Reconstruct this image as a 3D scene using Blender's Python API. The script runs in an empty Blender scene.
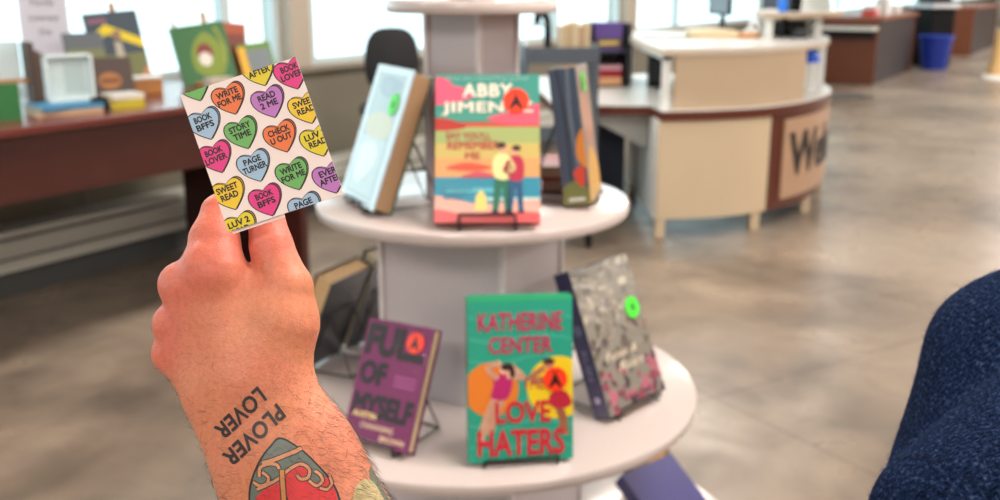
import bpy, bmesh, math, random
import numpy as np
from math import sin, cos, pi, radians as rad
from mathutils import Vector, Matrix, geometry
from mathutils.bvhtree import BVHTree
from mathutils.kdtree import KDTree

random.seed(7); RNG = np.random.default_rng(7)
S = bpy.context.scene
COL = S.collection
CAM = Vector((0, 0, 1.55)); PITCH = rad(15)

# ---------------------------------------------------------------- camera
cd = bpy.data.cameras.new('camera'); cam = bpy.data.objects.new('camera', cd); COL.objects.link(cam)
cd.sensor_width = 36; cd.lens = 36; cd.clip_start = .02; cd.clip_end = 200
cam.location = CAM; cam.rotation_euler = (pi / 2 - PITCH, 0, 0)
cd.dof.use_dof = True; cd.dof.focus_distance = .455; cd.dof.aperture_fstop = 10.5
S.camera = cam
CP, SP = cos(PITCH), sin(PITCH)
FW = Vector((0, CP, -SP)); UP = Vector((0, SP, CP)); RT = Vector((1, 0, 0))
def ray(px, py):
    a = (px - 500) / 1000; b = (250 - py) / 1000
    return RT * a + FW + UP * b
def onz(px, py, z):
    r = ray(px, py); return CAM + r * ((z - CAM.z) / r.z)
WN = Vector((.848, -.53, 0)); WU = Vector((.53, .848, 0))       # window wall: normal into the room, direction along it
def onw(px, py, c):
    r = ray(px, py); return CAM + r * ((-c - CAM.dot(WN)) / r.dot(WN))
def ony(px, py, y):
    r = ray(px, py); return CAM + r * (y / r.y)

# ---------------------------------------------------------------- materials
def lin(c):
    return tuple((v / 255 / 12.92 if v / 255 <= .04045 else ((v / 255 + .055) / 1.055) ** 2.4) for v in c) + (1,)
_M = {}
def mat(c, rough=.5, coat=0, metal=0, emit=0, var=.06, vs=30, bump=0, bs=200, alpha=1, trans=0, sss=0, coatbump=0, spec=.5):
    key = (tuple(c), rough, coat, metal, emit, var, vs, bump, bs, alpha, trans, sss, coatbump, spec)
    if key in _M: return _M[key]
    m = bpy.data.materials.new('surface'); m.use_nodes = True; nt = m.node_tree; N = nt.nodes; L = nt.links
    b = N['Principled BSDF']
    b.inputs['Roughness'].default_value = rough; b.inputs['Metallic'].default_value = metal
    b.inputs['Coat Weight'].default_value = coat; b.inputs['Coat Roughness'].default_value = .12
    b.inputs['Specular IOR Level'].default_value = spec
    b.inputs['Transmission Weight'].default_value = trans; b.inputs['Alpha'].default_value = alpha
    if sss:
        b.inputs['Subsurface Weight'].default_value = sss; b.inputs['Subsurface Radius'].default_value = (.01, .004, .002)
        b.inputs['Subsurface Scale'].default_value = 1
    tc = N.new('ShaderNodeTexCoord'); no = N.new('ShaderNodeTexNoise'); no.inputs['Scale'].default_value = vs; no.inputs['Detail'].default_value = 4
    L.new(tc.outputs['Object'], no.inputs['Vector'])
    mx = N.new('ShaderNodeMix'); mx.data_type = 'RGBA'
    cl = lin(c)
    mx.inputs[6].default_value = tuple(v * (1 - var) for v in cl[:3]) + (1,)
    mx.inputs[7].default_value = tuple(min(1, v * (1 + var)) for v in cl[:3]) + (1,)
    L.new(no.outputs['Fac'], mx.inputs[0]); L.new(mx.outputs[2], b.inputs['Base Color'])
    if emit:
        b.inputs['Emission Strength'].default_value = emit; b.inputs['Emission Color'].default_value = cl
    if bump or coatbump:
        n2 = N.new('ShaderNodeTexNoise'); n2.inputs['Scale'].default_value = bs; n2.inputs['Detail'].default_value = 2
        L.new(tc.outputs['Object'], n2.inputs['Vector'])
        bp = N.new('ShaderNodeBump'); bp.inputs['Strength'].default_value = bump or coatbump; bp.inputs['Distance'].default_value = .004
        L.new(n2.outputs['Fac'], bp.inputs['Height'])
        if bump: L.new(bp.outputs['Normal'], b.inputs['Normal'])
        if coatbump: L.new(bp.outputs['Normal'], b.inputs['Coat Normal'])
    _M[key] = m
    return m

# ---------------------------------------------------------------- mesh builder
class MB:
    def __init__(s): s.v = []; s.f = []; s.m = []; s.mats = []; s.M = Matrix()
    def mi(s, m):
        if m not in s.mats: s.mats.append(m)
        return s.mats.index(m)
    def add(s, vs, fs, m):
        n = len(s.v); i = s.mi(m)
        s.v += [tuple(s.M @ Vector(v)) for v in vs]
        s.f += [tuple(n + k for k in f) for f in fs]; s.m += [i] * len(fs)
    def box(s, lo, hi, m):
        x0, y0, z0 = lo; x1, y1, z1 = hi
        s.add([(x0,y0,z0),(x1,y0,z0),(x1,y1,z0),(x0,y1,z0),(x0,y0,z1),(x1,y0,z1),(x1,y1,z1),(x0,y1,z1)],
              [(0,3,2,1),(4,5,6,7),(0,1,5,4),(1,2,6,5),(2,3,7,6),(3,0,4,7)], m)
    def prism(s, pts, z0, z1, m):
        n = len(pts)
        a = sum(pts[i][0] * pts[(i+1) % n][1] - pts[(i+1) % n][0] * pts[i][1] for i in range(n))
        if a < 0: pts = pts[::-1]
        s.add([(x, y, z0) for x, y in pts] + [(x, y, z1) for x, y in pts],
              [tuple(range(n))[::-1], tuple(range(n, 2*n))] + [(i, (i+1) % n, n + (i+1) % n, n + i) for i in range(n)], m)
    def lathe(s, prof, m, n=48, cx=0, cy=0):
        vs = []; k = len(prof)
        for i in range(n):
            a = 2 * pi * i / n
            vs += [(cx + r * cos(a), cy + r * sin(a), z) for r, z in prof]
        fs = [(i*k + j, ((i+1) % n)*k + j, ((i+1) % n)*k + j + 1, i*k + j + 1) for i in range(n) for j in range(k - 1)]
        fs.append(tuple(i*k for i in range(n))[::-1]); fs.append(tuple(i*k + k - 1 for i in range(n)))
        s.add(vs, fs, m)
    def tube(s, pts, r, m, n=8, close=True):
        pts = [Vector(p) for p in pts]; rs = r if isinstance(r, (list, tuple)) else [r] * len(pts)
        vs = []; prev = None
        for i, p in enumerate(pts):
            t = (pts[min(i+1, len(pts)-1)] - pts[max(i-1, 0)]).normalized()
            u = (prev - t * prev.dot(t)) if prev else t.orthogonal()
            u = u.normalized(); prev = u; w = t.cross(u)
            vs += [tuple(p + (u * cos(2*pi*j/n) + w * sin(2*pi*j/n)) * rs[i]) for j in range(n)]
        fs = [(i*n + j, i*n + (j+1) % n, (i+1)*n + (j+1) % n, (i+1)*n + j) for i in range(len(pts)-1) for j in range(n)]
        fs += [tuple(range(n))[::-1], tuple((len(pts)-1)*n + j for j in range(n))]
        s.add(vs, fs, m)
    def build(s, name, parent=None, smooth=False, bevel=0, label=None):
        me = bpy.data.meshes.new(name); me.from_pydata(s.v, [], s.f)
        for m in s.mats: me.materials.append(m)
        me.polygons.foreach_set('material_index', s.m)
        if smooth: me.shade_smooth()
        me.update()
        o = bpy.data.objects.new(name, me); COL.objects.link(o)
        if smooth:
            try: me.set_sharp_from_angle(angle=rad(40))
            except Exception: pass
        if bevel:
            b = o.modifiers.new('bevel', 'BEVEL'); b.width = bevel; b.segments = 3; b.limit_method = 'ANGLE'; b.angle_limit = rad(40)
            if not smooth: me.shade_smooth(); me.set_sharp_from_angle(angle=rad(40))
        if parent: o.parent = parent
        if label: o['label'] = label
        return o
def empty(name, loc=(0,0,0), rz=0, label=None, cat=None, group=None):
    o = bpy.data.objects.new(name, None); COL.objects.link(o); o.location = loc; o.rotation_euler = (0, 0, rz); o.empty_display_size = .05
    return tag(o, label, cat, group)
def tag(o, label=None, cat=None, group=None, kind=None):
    if label: o['label'] = label
    if cat: o['category'] = cat
    if group: o['group'] = group
    if kind: o['kind'] = kind
    return o
def struct(mb, name, **k): return tag(mb.build(name, **k), kind='structure')
def copy_tree(o, parent=None):
    c = o.copy(); COL.objects.link(c)
    if parent: c.parent = parent
    for ch in list(o.children): copy_tree(ch, c)
    return c
def smoothpath(pts, n=8, closed=False):
    out = []; P = [Vector(p) for p in pts]; N = len(P)
    for i in range(N if closed else N - 1):
        g = (lambda k: P[k % N]) if closed else (lambda k: P[min(max(k, 0), N - 1)])
        p0, p1, p2, p3 = g(i-1), g(i), g(i+1), g(i+2)
        for j in range(n):
            t = j / n
            out.append(.5 * ((2*p1) + (p2-p0)*t + (2*p0-5*p1+4*p2-p3)*t*t + (3*p1-p0-3*p2+p3)*t**3))
    if not closed: out.append(P[-1])
    return out

# ---------------------------------------------------------------- flat print (lettering and pictures on covers, cards and signs)
_T = {}
def text_tris(s, bold=.02, shear=0, space=1.0):
    key = (s, bold, shear, space)
    if key in _T: return _T[key]
    c = bpy.data.curves.new('t', 'FONT'); c.body = s; c.align_x = 'CENTER'; c.align_y = 'CENTER'; c.offset = 0; c.shear = shear
    c.space_character = space; c.resolution_u = 3
    o = bpy.data.objects.new('t', c); COL.objects.link(o)
    dg = bpy.context.evaluated_depsgraph_get(); me = o.evaluated_get(dg).to_mesh(); me.calc_loop_triangles()
    tr = [[(me.vertices[i].co.x, me.vertices[i].co.y) for i in t.vertices] for t in me.loop_triangles]
    o.evaluated_get(dg).to_mesh_clear(); bpy.data.objects.remove(o); bpy.data.curves.remove(c)
    xs = [p[0] for t in tr for p in t]; ys = [p[1] for t in tr for p in t]
    cx, cy = (min(xs)+max(xs))/2, (min(ys)+max(ys))/2
    tr = [[(x-cx, y-cy) for x, y in t] for t in tr]
    if bold: tr = [[(x + dx*bold, y + dy*bold) for x, y in t] for dx, dy in ((0,0), (1,0), (-1,0), (0,1), (0,-1), (.7,.7), (-.7,-.7), (.7,-.7), (-.7,.7)) for t in tr]
    _T[key] = (tr, max(xs)-min(xs), max(ys)-min(ys)); return _T[key]
def clip(poly, x0, y0, x1, y1):
    for ax, lim, sg in ((0, x0, 1), (0, x1, -1), (1, y0, 1), (1, y1, -1)):
        out = []
        for i in range(len(poly)):
            a, b = poly[i], poly[(i+1) % len(poly)]
            da, db = (a[ax]-lim)*sg, (b[ax]-lim)*sg
            if da >= 0: out.append(a)
            if (da >= 0) != (db >= 0):
                t = da / (da - db); out.append((a[0]+(b[0]-a[0])*t, a[1]+(b[1]-a[1])*t))
        poly = out
        if len(poly) < 3: return []
    return poly
class Print:
    """2-D artwork in a w x h rectangle, clipped to it; put() lays it on a face of a mesh builder."""
    def __init__(s, w, h): s.w, s.h = w, h; s.items = []
    def tris(s, tr, c, layer):
        for t in tr:
            q = clip(t, 0, 0, s.w, s.h)
            if q: s.items.append((q, c, layer))
    def poly(s, pts, c, layer=1):
        P = [Vector((x, y, 0)) for x, y in pts]
        tr = [[pts[i] for i in t] for t in geometry.tessellate_polygon([P])]
        out = []
        for t in tr:
            a = (t[1][0]-t[0][0])*(t[2][1]-t[0][1])-(t[1][1]-t[0][1])*(t[2][0]-t[0][0])
            out.append(t if a > 0 else t[::-1])
        s.tris(out, c, layer)
    def rect(s, x0, y0, x1, y1, c, layer=1): s.poly([(x0,y0),(x1,y0),(x1,y1),(x0,y1)], c, layer)
    def disc(s, x, y, rx, c, layer=1, ry=None, n=28, rot=0):
        ry = ry or rx; s.poly([(x+rx*cos(a)*cos(rot)-ry*sin(a)*sin(rot), y+rx*cos(a)*sin(rot)+ry*sin(a)*cos(rot)) for a in [2*pi*i/n for i in range(n)]], c, layer)
    def blob(s, pts, c, layer=1, n=6): s.poly([(p.x, p.y) for p in smoothpath([(x, y, 0) for x, y in pts], n, True)], c, layer)
    def line(s, pts, wd, c, layer=1, n=6):
        P = smoothpath([(x, y, 0) for x, y in pts], n) if len(pts) > 2 else [Vector((x, y, 0)) for x, y in pts]
        for a, b in zip(P, P[1:]):
            d = (b-a); 
            if d.length < 1e-9: continue
            d.normalize(); q = Vector((-d.y, d.x, 0))*wd/2; e = d*wd*.2
            s.poly([tuple(v[:2]) for v in (a-q-e, b-q+e, b+q+e, a+q-e)], c, layer)
    def text(s, st, x, y, c, size=None, width=None, height=None, layer=5, bold=.02, rot=0, shear=0, space=1.0):
        tr, tw, th = text_tris(st, bold, shear, space)
        sx = sy = size or 1
        if width: sx = width / tw; sy = sx
        if height: sy = height / th; sx = sx if width else sy
        R = lambda p: (x + p[0]*sx*cos(rot) - p[1]*sy*sin(rot), y + p[0]*sx*sin(rot) + p[1]*sy*cos(rot))
        n = len(tr) // 9 if bold else len(tr)
        for k in range(0, len(tr), n): s.tris([[R(p) for p in t] for t in tr[k:k+n]], c, layer + .1*(k//n))
    def put(s, mb, o, ux, uy, eps=.00012, **mk):
        o, ux, uy = Vector(o), Vector(ux), Vector(uy); n = ux.cross(uy).normalized()
        for q, c, l in s.items:
            mb.add([tuple(o + ux*x + uy*y + n*eps*l) for x, y in q], [tuple(range(len(q)))], mat(c, **mk))

# ---------------------------------------------------------------- implicit surfaces (bodies): smooth union of round cones, surface nets
def cone(P, a, b, ra, rb, sc=(1, 1, 1), rot=None):
    a = np.array(a, np.float32); b = np.array(b, np.float32); scv = np.array(sc, np.float32)
    Q = (P - a) * scv; d = (b - a) * scv; L2 = max(float(d @ d), 1e-9)
    t = np.clip((Q @ d) / L2, 0, 1)
    return np.linalg.norm(Q - t[..., None] * d, axis=-1) - (ra + (rb - ra) * t)
def smin(a, b, k):
    h = np.maximum(k - np.abs(a - b), 0) / k
    return np.minimum(a, b) - h * h * h * k / 6
def surface_nets(f, lo, hi, step):
    ax = [np.arange(lo[i], hi[i] + step, step, dtype=np.float32) for i in range(3)]
    sh = [len(a) for a in ax]; V = np.empty(sh, np.float32)
    for i in range(0, sh[0], 24):
        g = np.stack(np.meshgrid(ax[0][i:i+24], ax[1], ax[2], indexing='ij'), -1); V[i:i+24] = f(g)
    ins = V < 0
    c = [ins[i:sh[0]-1+i, j:sh[1]-1+j, k:sh[2]-1+k] for i in (0,1) for j in (0,1) for k in (0,1)]
    cnt = sum(x.astype(np.int8) for x in c); act = (cnt > 0) & (cnt < 8)
    idx = -np.ones(act.shape, np.int64); A = np.argwhere(act); idx[act] = np.arange(len(A))
    acc = np.zeros((len(A), 3)); num = np.zeros(len(A))
    for d in range(3):
        o1, o2 = [q for q in range(3) if q != d]
        for p in (0,1):
            for q in (0,1):
                off = np.zeros(3, int); off[o1] = p; off[o2] = q; B = A + off; C = B.copy(); C[:, d] += 1
                va = V[B[:,0], B[:,1], B[:,2]]; vb = V[C[:,0], C[:,1], C[:,2]]
                m = (va < 0) != (vb < 0); t = np.where(m, va / np.where(m, va - vb, 1), 0)
                pos = B.astype(float); pos[:, d] += t; acc[m] += pos[m]; num[m] += 1
    verts = acc / num[:, None] * step + np.array([a[0] for a in ax])
    faces = []
    for d in range(3):
        o1, o2 = (d+1) % 3, (d+2) % 3
        sl0 = [slice(None)]*3; sl1 = [slice(None)]*3; sl0[d] = slice(0, -1); sl1[d] = slice(1, None)
        a, b = ins[tuple(sl0)], ins[tuple(sl1)]
        E = np.argwhere(a != b); E = E[(E[:, o1] > 0) & (E[:, o2] > 0) & (E[:, o1] < sh[o1]-1) & (E[:, o2] < sh[o2]-1)]
        fl = a[E[:,0], E[:,1], E[:,2]]
        def cell(p, q):
            C = E.copy(); C[:, o1] -= p; C[:, o2] -= q; return idx[C[:,0], C[:,1], C[:,2]]
        q = np.stack([cell(1,1), cell(0,1), cell(0,0), cell(1,0)], 1)
        faces.append(np.where(fl[:, None], q, q[:, ::-1]))
    return verts, np.concatenate(faces)
def mesh_np(name, v, f, m, parent=None):
    me = bpy.data.meshes.new(name); me.from_pydata(v.tolist(), [], f.tolist()); me.materials.append(m); me.shade_smooth(); me.update()
    o = bpy.data.objects.new(name, me); COL.objects.link(o)
    if parent: o.parent = parent
    return o

# ================================================================ light
w = bpy.data.worlds.new('world'); S.world = w; w.use_nodes = True
w.node_tree.nodes['Background'].inputs[0].default_value = (.78, .97, 1.0, 1); w.node_tree.nodes['Background'].inputs[1].default_value = 2.2
def area(name, loc, rot, sx, sy, power, col):
    l = bpy.data.lights.new(name, 'AREA'); l.shape = 'RECTANGLE'; l.size = sx; l.size_y = sy; l.energy = power; l.color = col
    o = bpy.data.objects.new(name, l); COL.objects.link(o); o.location = loc; o.rotation_euler = rot
for k in range(5):
    for j in range(4):
        p_ = WU * (-2 + 3.4*k) - WN * (3.0 - 3.2*j)
        area('ceiling_light', (p_.x, p_.y, 2.96), (0, 0, math.atan2(.848, .53)), 1.2, .6, 62, (1, .915, .83))
for k in range(5):
    for j in range(2):
        p_ = WU * (17 + 5*k) - WN * (.5 - 6*j)
        area('ceiling_light', (p_.x, p_.y, 2.96), (0, 0, 0), 1.6, 1.6, 200, (1, .94, .88))

# ================================================================ floor, window wall
def wp(s, c, z): return tuple(WU * s - WN * c + Vector((0, 0, z)))
WC = 4.85
fm = bpy.data.materials.new('polished_concrete'); fm.use_nodes = True; nt = fm.node_tree; N = nt.nodes; L = nt.links; b = N['Principled BSDF']
tc = N.new('ShaderNodeTexCoord')
def noise(sc, det, dist=0, rough=.6):
    n = N.new('ShaderNodeTexNoise'); n.inputs['Scale'].default_value = sc; n.inputs['Detail'].default_value = det
    n.inputs['Distortion'].default_value = dist; n.inputs['Roughness'].default_value = rough; L.new(tc.outputs['Object'], n.inputs['Vector']); return n
def ramp(src, stops):
    r = N.new('ShaderNodeValToRGB'); L.new(src, r.inputs[0]); e = r.color_ramp.elements
    e[0].position, e[0].color = stops[0]; e[1].position, e[1].color = stops[-1]
    for p, c in stops[1:-1]:
        q = e.new(p); q.color = c
    return r
n1 = noise(.55, 4, .6); r1 = ramp(n1.outputs['Fac'], [(.36, lin((104, 92, 82))), (.5, lin((138, 123, 109))), (.66, lin((160, 145, 130)))])
n2 = noise(2.6, 8, 1.0, .62); r2 = ramp(n2.outputs['Fac'], [(.3, (.72, .72, .73, 1)), (.5, (.95, .94, .93, 1)), (.7, (1.12, 1.1, 1.08, 1))])
mm = N.new('ShaderNodeMix'); mm.data_type = 'RGBA'; mm.blend_type = 'MULTIPLY'; mm.inputs[0].default_value = 1
L.new(r1.outputs[0], mm.inputs[6]); L.new(r2.outputs[0], mm.inputs[7])
mpn = N.new('ShaderNodeMapping'); mpn.inputs['Rotation'].default_value = (0, 0, rad(-32)); L.new(tc.outputs['Object'], mpn.inputs[0])
br = N.new('ShaderNodeTexBrick'); br.offset = 0; br.inputs['Scale'].default_value = 1; br.inputs['Brick Width'].default_value = 2.6; br.inputs['Row Height'].default_value = 2.6
br.inputs['Mortar Size'].default_value = .006; br.inputs['Color1'].default_value = (1,1,1,1); br.inputs['Color2'].default_value = (.9,.9,.9,1); br.inputs['Mortar'].default_value = (.6,.58,.55,1)
L.new(mpn.outputs[0], br.inputs['Vector'])
m2 = N.new('ShaderNodeMix'); m2.data_type = 'RGBA'; m2.blend_type = 'MULTIPLY'; m2.inputs[0].default_value = 1
L.new(mm.outputs[2], m2.inputs[6]); L.new(br.outputs['Color'], m2.inputs[7]); L.new(m2.outputs[2], b.inputs['Base Color'])
rr = ramp(n2.outputs['Fac'], [(.3, (.42,)*3 + (1,)), (.7, (.24,)*3 + (1,))]); L.new(rr.outputs[0], b.inputs['Roughness'])
mb = MB(); mb.add([wp(-6, WC + .1, 0), wp(-6, -12, 0), wp(44, -12, 0), wp(44, WC + .1, 0)], [(0, 3, 2, 1)], fm)
struct(mb, 'floor')

plaster = mat((118, 112, 98), .8, bump=.1, bs=60); panelgrey = mat((128, 126, 120), .6); post_m = mat((178, 165, 150), .6)
white_fr = mat((196, 206, 208), .4)
def wbox(mb, s0, s1, c0, c1, z0, z1, m):
    v = [wp(s0,c1,z0), wp(s1,c1,z0), wp(s1,c0,z0), wp(s0,c0,z0), wp(s0,c1,z1), wp(s1,c1,z1), wp(s1,c0,z1), wp(s0,c0,z1)]
    mb.add(v, [(0,1,2,3),(4,7,6,5),(0,4,5,1),(1,5,6,2),(2,6,7,3),(3,7,4,0)], m)
def S_of(px, py=60): return onw(px, py, WC).dot(WU)
mb = MB(); wbox(mb, -6, 46, WC, WC + .2, 0, .98, plaster)
for q in np.arange(-5.6, 30, 1.5): wbox(mb, q, q + .02, WC - .006, WC, .02, .96, panelgrey)
wbox(mb, -6, 46, WC, WC + .2, 2.5, 3.0, plaster)
struct(mb, 'wall_left')
mb = MB(); wbox(mb, -6, 30, WC - .05, WC + .12, .955, .99, mat((150, 140, 126), .4)); struct(mb, 'trim_sill')
posts = [(S_of(286), S_of(305)), (S_of(623, 30), S_of(632, 30)), (S_of(770, 10), S_of(800, 10)), (-3.6, -3.3)]
mb = MB()
for a, c in posts: wbox(mb, a, c, WC - .06, WC + .2, .99, 2.5, post_m)
struct(mb, 'wall_pillars')
spans = [(-3.3, posts[0][0]), (posts[0][1], posts[1][0]), (posts[1][1], posts[2][0]), (posts[2][1], 44)]
glass = bpy.data.materials.new('window_glass'); glass.use_nodes = True
gt = glass.node_tree; gn = gt.nodes; gn.clear(); go = gn.new('ShaderNodeOutputMaterial'); gtr = gn.new('ShaderNodeBsdfTransparent'); ggl = gn.new('ShaderNodeBsdfGlossy'); gmx = gn.new('ShaderNodeMixShader')
gtr.inputs[0].default_value = (.95, .99, 1, 1); ggl.inputs['Roughness'].default_value = .03; gmx.inputs[0].default_value = .05
gt.links.new(gtr.outputs[0], gmx.inputs[1]); gt.links.new(ggl.outputs[0], gmx.inputs[2]); gt.links.new(gmx.outputs[0], go.inputs[0])
mull = [[S_of(234)], [S_of(317), S_of(560, 40)], [], [12.0 + 4 * k for k in range(8)]]
for k, ((a, c), ml) in enumerate(zip(spans, mull)):
    mb = MB(); t = .05
    wbox(mb, a, a + t, WC + .04, WC + .12, .99, 2.5, white_fr); wbox(mb, c - t, c, WC + .04, WC + .12, .99, 2.5, white_fr)
    wbox(mb, a, c, WC + .04, WC + .12, .99, 1.03, white_fr); wbox(mb, a, c, WC + .04, WC + .12, 2.45, 2.5, white_fr)
    for q in ml: wbox(mb, q - .03, q + .03, WC + .04, WC + .12, .99, 2.5, white_fr)
    o = struct(mb, 'window_%d' % (k + 1))
    g = MB(); wbox(g, a, c, WC + .078, WC + .084, .99, 2.5, glass); g.build('pane', o)
wallp = mat((206, 200, 190), .8)
mb = MB(); wbox(mb, 44, 44.2, -12, WC, 0, 3.0, wallp); struct(mb, 'wall_back')
mb = MB(); wbox(mb, -6, 44, -12.2, -12, 0, 3.0, wallp); struct(mb, 'wall_right')
mb = MB(); wbox(mb, -6.2, -6, -12, WC, 0, 3.0, wallp); struct(mb, 'wall_front')
mb = MB(); wbox(mb, -6.2, 44.2, -12.2, WC + .2, 3.0, 3.1, mat((226, 222, 214), .9)); struct(mb, 'ceiling')

# convector heater along the wall
mb = MB(); hm = mat((196, 194, 186), .45); hd = mat((70, 72, 72), .6)
H = empty('baseboard_heater', wp(2, WC - .15, 0), 0, 'long cream baseboard heater under the windows behind the left counter', 'heater')
H.matrix_world = Matrix.Translation(Vector(wp(0, 0, 0)))
m = MB(); wbox(m, -5, 12, WC - .22, WC - .003, .14, .30, hm); wbox(m, -5, 12, WC - .20, WC - .003, .31, .345, hm); m.build('heater_cover', H, bevel=.008)
m = MB(); wbox(m, -5, 12, WC - .19, WC - .003, .30, .31, hd); wbox(m, -5, 12, WC - .16, WC - .003, .0, .14, hd); m.build('heater_shade_base', H)  # lower dark box stands in for the shadow under the raised cover
m = MB(); wbox(m, -5, 12, WC - .225, WC - .22, .205, .215, hd); m.build('seam', H)

# ================================================================ maroon counter by the windows
maroon = mat((68, 26, 20), .35, vs=8, var=.2); maroon_top = mat((104, 46, 40), .22, vs=8, var=.12)
C = empty('counter', wp(3.94, 3.69, 0), 0, 'long dark maroon counter in front of the windows with books displayed on it', 'counter')
Ci = Matrix.Translation(-Vector(wp(3.94, 3.69, 0)))
def cpart(fn, name, **k):
    m = MB(); m.M = Ci; fn(m); return m.build(name, C, **k)
cpart(lambda m: wbox(m, -1.2, 3.96, 3.66, 4.78, .965, 1.0, maroon_top), 'countertop', bevel=.006)
cpart(lambda m: wbox(m, -1.2, 3.90, 3.70, 3.73, .70, .965, maroon), 'apron')
cpart(lambda m: wbox(m, 3.88, 3.93, 3.69, 4.60, 0, .965, maroon), 'end_panel')
cpart(lambda m: wbox(m, -1.2, -1.15, 3.69, 4.60, 0, .965, maroon), 'end_panel')
cpart(lambda m: wbox(m, -1.15, 3.88, 4.58, 4.61, .60, .965, maroon), 'back_rail')

# ================================================================ tiered white book display
XC, YC = -.047, 1.70
lam = mat((200, 187, 184), .22, coat=.4, var=.02, vs=3); lam_face = mat((196, 188, 192), .4, var=.03, vs=3); trimw = mat((214, 208, 210), .3)
D = empty('book_display', (XC, YC, 0), 0, 'white tiered round display tower with books standing on its shelves', 'display stand')
def shelf(z, R):
    m = MB(); t = .02; r = .006
    m.lathe([(.02, z - t), (R - r, z - t), (R - r*.3, z - t + r*.3), (R, z - t + r), (R, z - r), (R - r*.3, z - r*.3), (R - r, z), (.02, z)], lam, 96)
    return m.build('round_shelf', D, smooth=True)
tiers = [(1.50, .14), (1.19, .27), (.85, .40), (.51, .53), (.17, .66)]
# the tiers are spaced 0.34 m; the top one is the small cap seen at the photo's upper edge
tiers[0] = (1.522, .142)
for z, R in tiers: shelf(z, R)
def column(z0, z1, a, ang):
    m = MB(); m.M = Matrix.Rotation(ang, 4, 'Z'); h = a / 2
    m.box((-h, -h, z0), (h, h, z1), lam_face)
    o = m.build('column', D, bevel=.002)
    for sx, sy in ((1,-1), (-1,-1), (1,1), (-1,1)):
        m = MB(); m.M = Matrix.Rotation(ang, 4, 'Z')
        m.box((sx*h - .005, sy*h - .005, z0), (sx*h + .005, sy*h + .005, z1), trimw)
        m.build('corner_trim', o, bevel=.002)
column(0, .15, .8, rad(10)); column(.17, .49, .36, rad(20)); column(.51, .83, .30, rad(-27)); column(.85, 1.17, .232, rad(-27)); column(1.19, 1.502, .106, rad(-35)); column(1.522, 1.62, .05, rad(-30))

# ================================================================ books
TCOL = dict(org=(255, 62, 28), grn=(70, 232, 52))
pages = mat((214, 192, 158), .8, bump=.4, bs=900, vs=300)
def book(name, w_, h_, t_, pose, label, cover_c, front=None, spine=None, back_c=None, page_m=None, sticker=None, group=None, gloss=.6, wrinkle=0, rnd=.004, cat='book', rough=.35):
    """upright book; front cover faces local -Y, spine at local -X, origin at bottom centre of the front cover."""
    x, y, z, psi, lean, roll = pose
    o = empty(name, (x, y, z + t_ * abs(sin(lean))), 0, label, cat, group); o.rotation_mode = 'YXZ'; o.rotation_euler = (-lean, roll, psi)
    cm = mat(cover_c, rough, coat=gloss, coatbump=wrinkle, bs=45); bt = .0025
    m = MB()
    m.box((-w_/2, 0, 0), (w_/2, bt, h_), cm); m.box((-w_/2, t_-bt, 0), (w_/2, t_, h_), mat(back_c, rough, coat=gloss) if back_c else cm)
    m.box((-w_/2, bt, 0), (-w_/2+bt, t_-bt, h_), cm)
    kw = dict(rough=rough, coat=gloss, coatbump=wrinkle, bs=45, var=.03)
    if front: front.put(m, (-w_/2, -.0002, 0), (1,0,0), (0,0,1), **kw)
    if spine: spine.put(m, (-w_/2-.0002, t_, 0), (0,-1,0), (0,0,1), **kw)
    m.build('cover', o)
    m = MB(); m.box((-w_/2+bt, bt, .003), (w_/2-.004, t_-bt, h_-.003), page_m or pages); m.build('page_block', o)
    if sticker:
        c, sx, sy, r, ch = sticker
        p = Print(2*r, 2*r); p.disc(r, r, r, TCOL[c], 1, n=36)
        if ch == 'A':
            p.text('A', r, r*.9, (20, 10, 12), height=r*.95, bold=.05, layer=3); p.text('NEW', r, r*1.6, (120, 20, 10), height=r*.2, layer=3)
        else:
            p.text('4', r, r, (10, 60, 20), height=r*.8, bold=.04, layer=3)
        m = MB(); p.put(m, (sx - r, -.0022, sy - r), (1,0,0), (0,0,1), rough=.4, var=.01)
        m.lathe([(.0001, 0), (r, 0), (r, .0008), (.0001, .0008)], mat(TCOL[c], .4, var=.01), 32)
        # lay the disc body behind its print
        k = len(m.v) - 32*4
        for i in range(k, len(m.v)):
            vx, vy, vz = m.v[i]; m.v[i] = (sx + vx, -.0013 - vz, sy + vy)
        m.build('round_sticker', o, label='bright %s round shelf sticker' % ('orange' if c == 'org' else 'green'))
    return o
wire = mat((18, 16, 16), .35)
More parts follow.
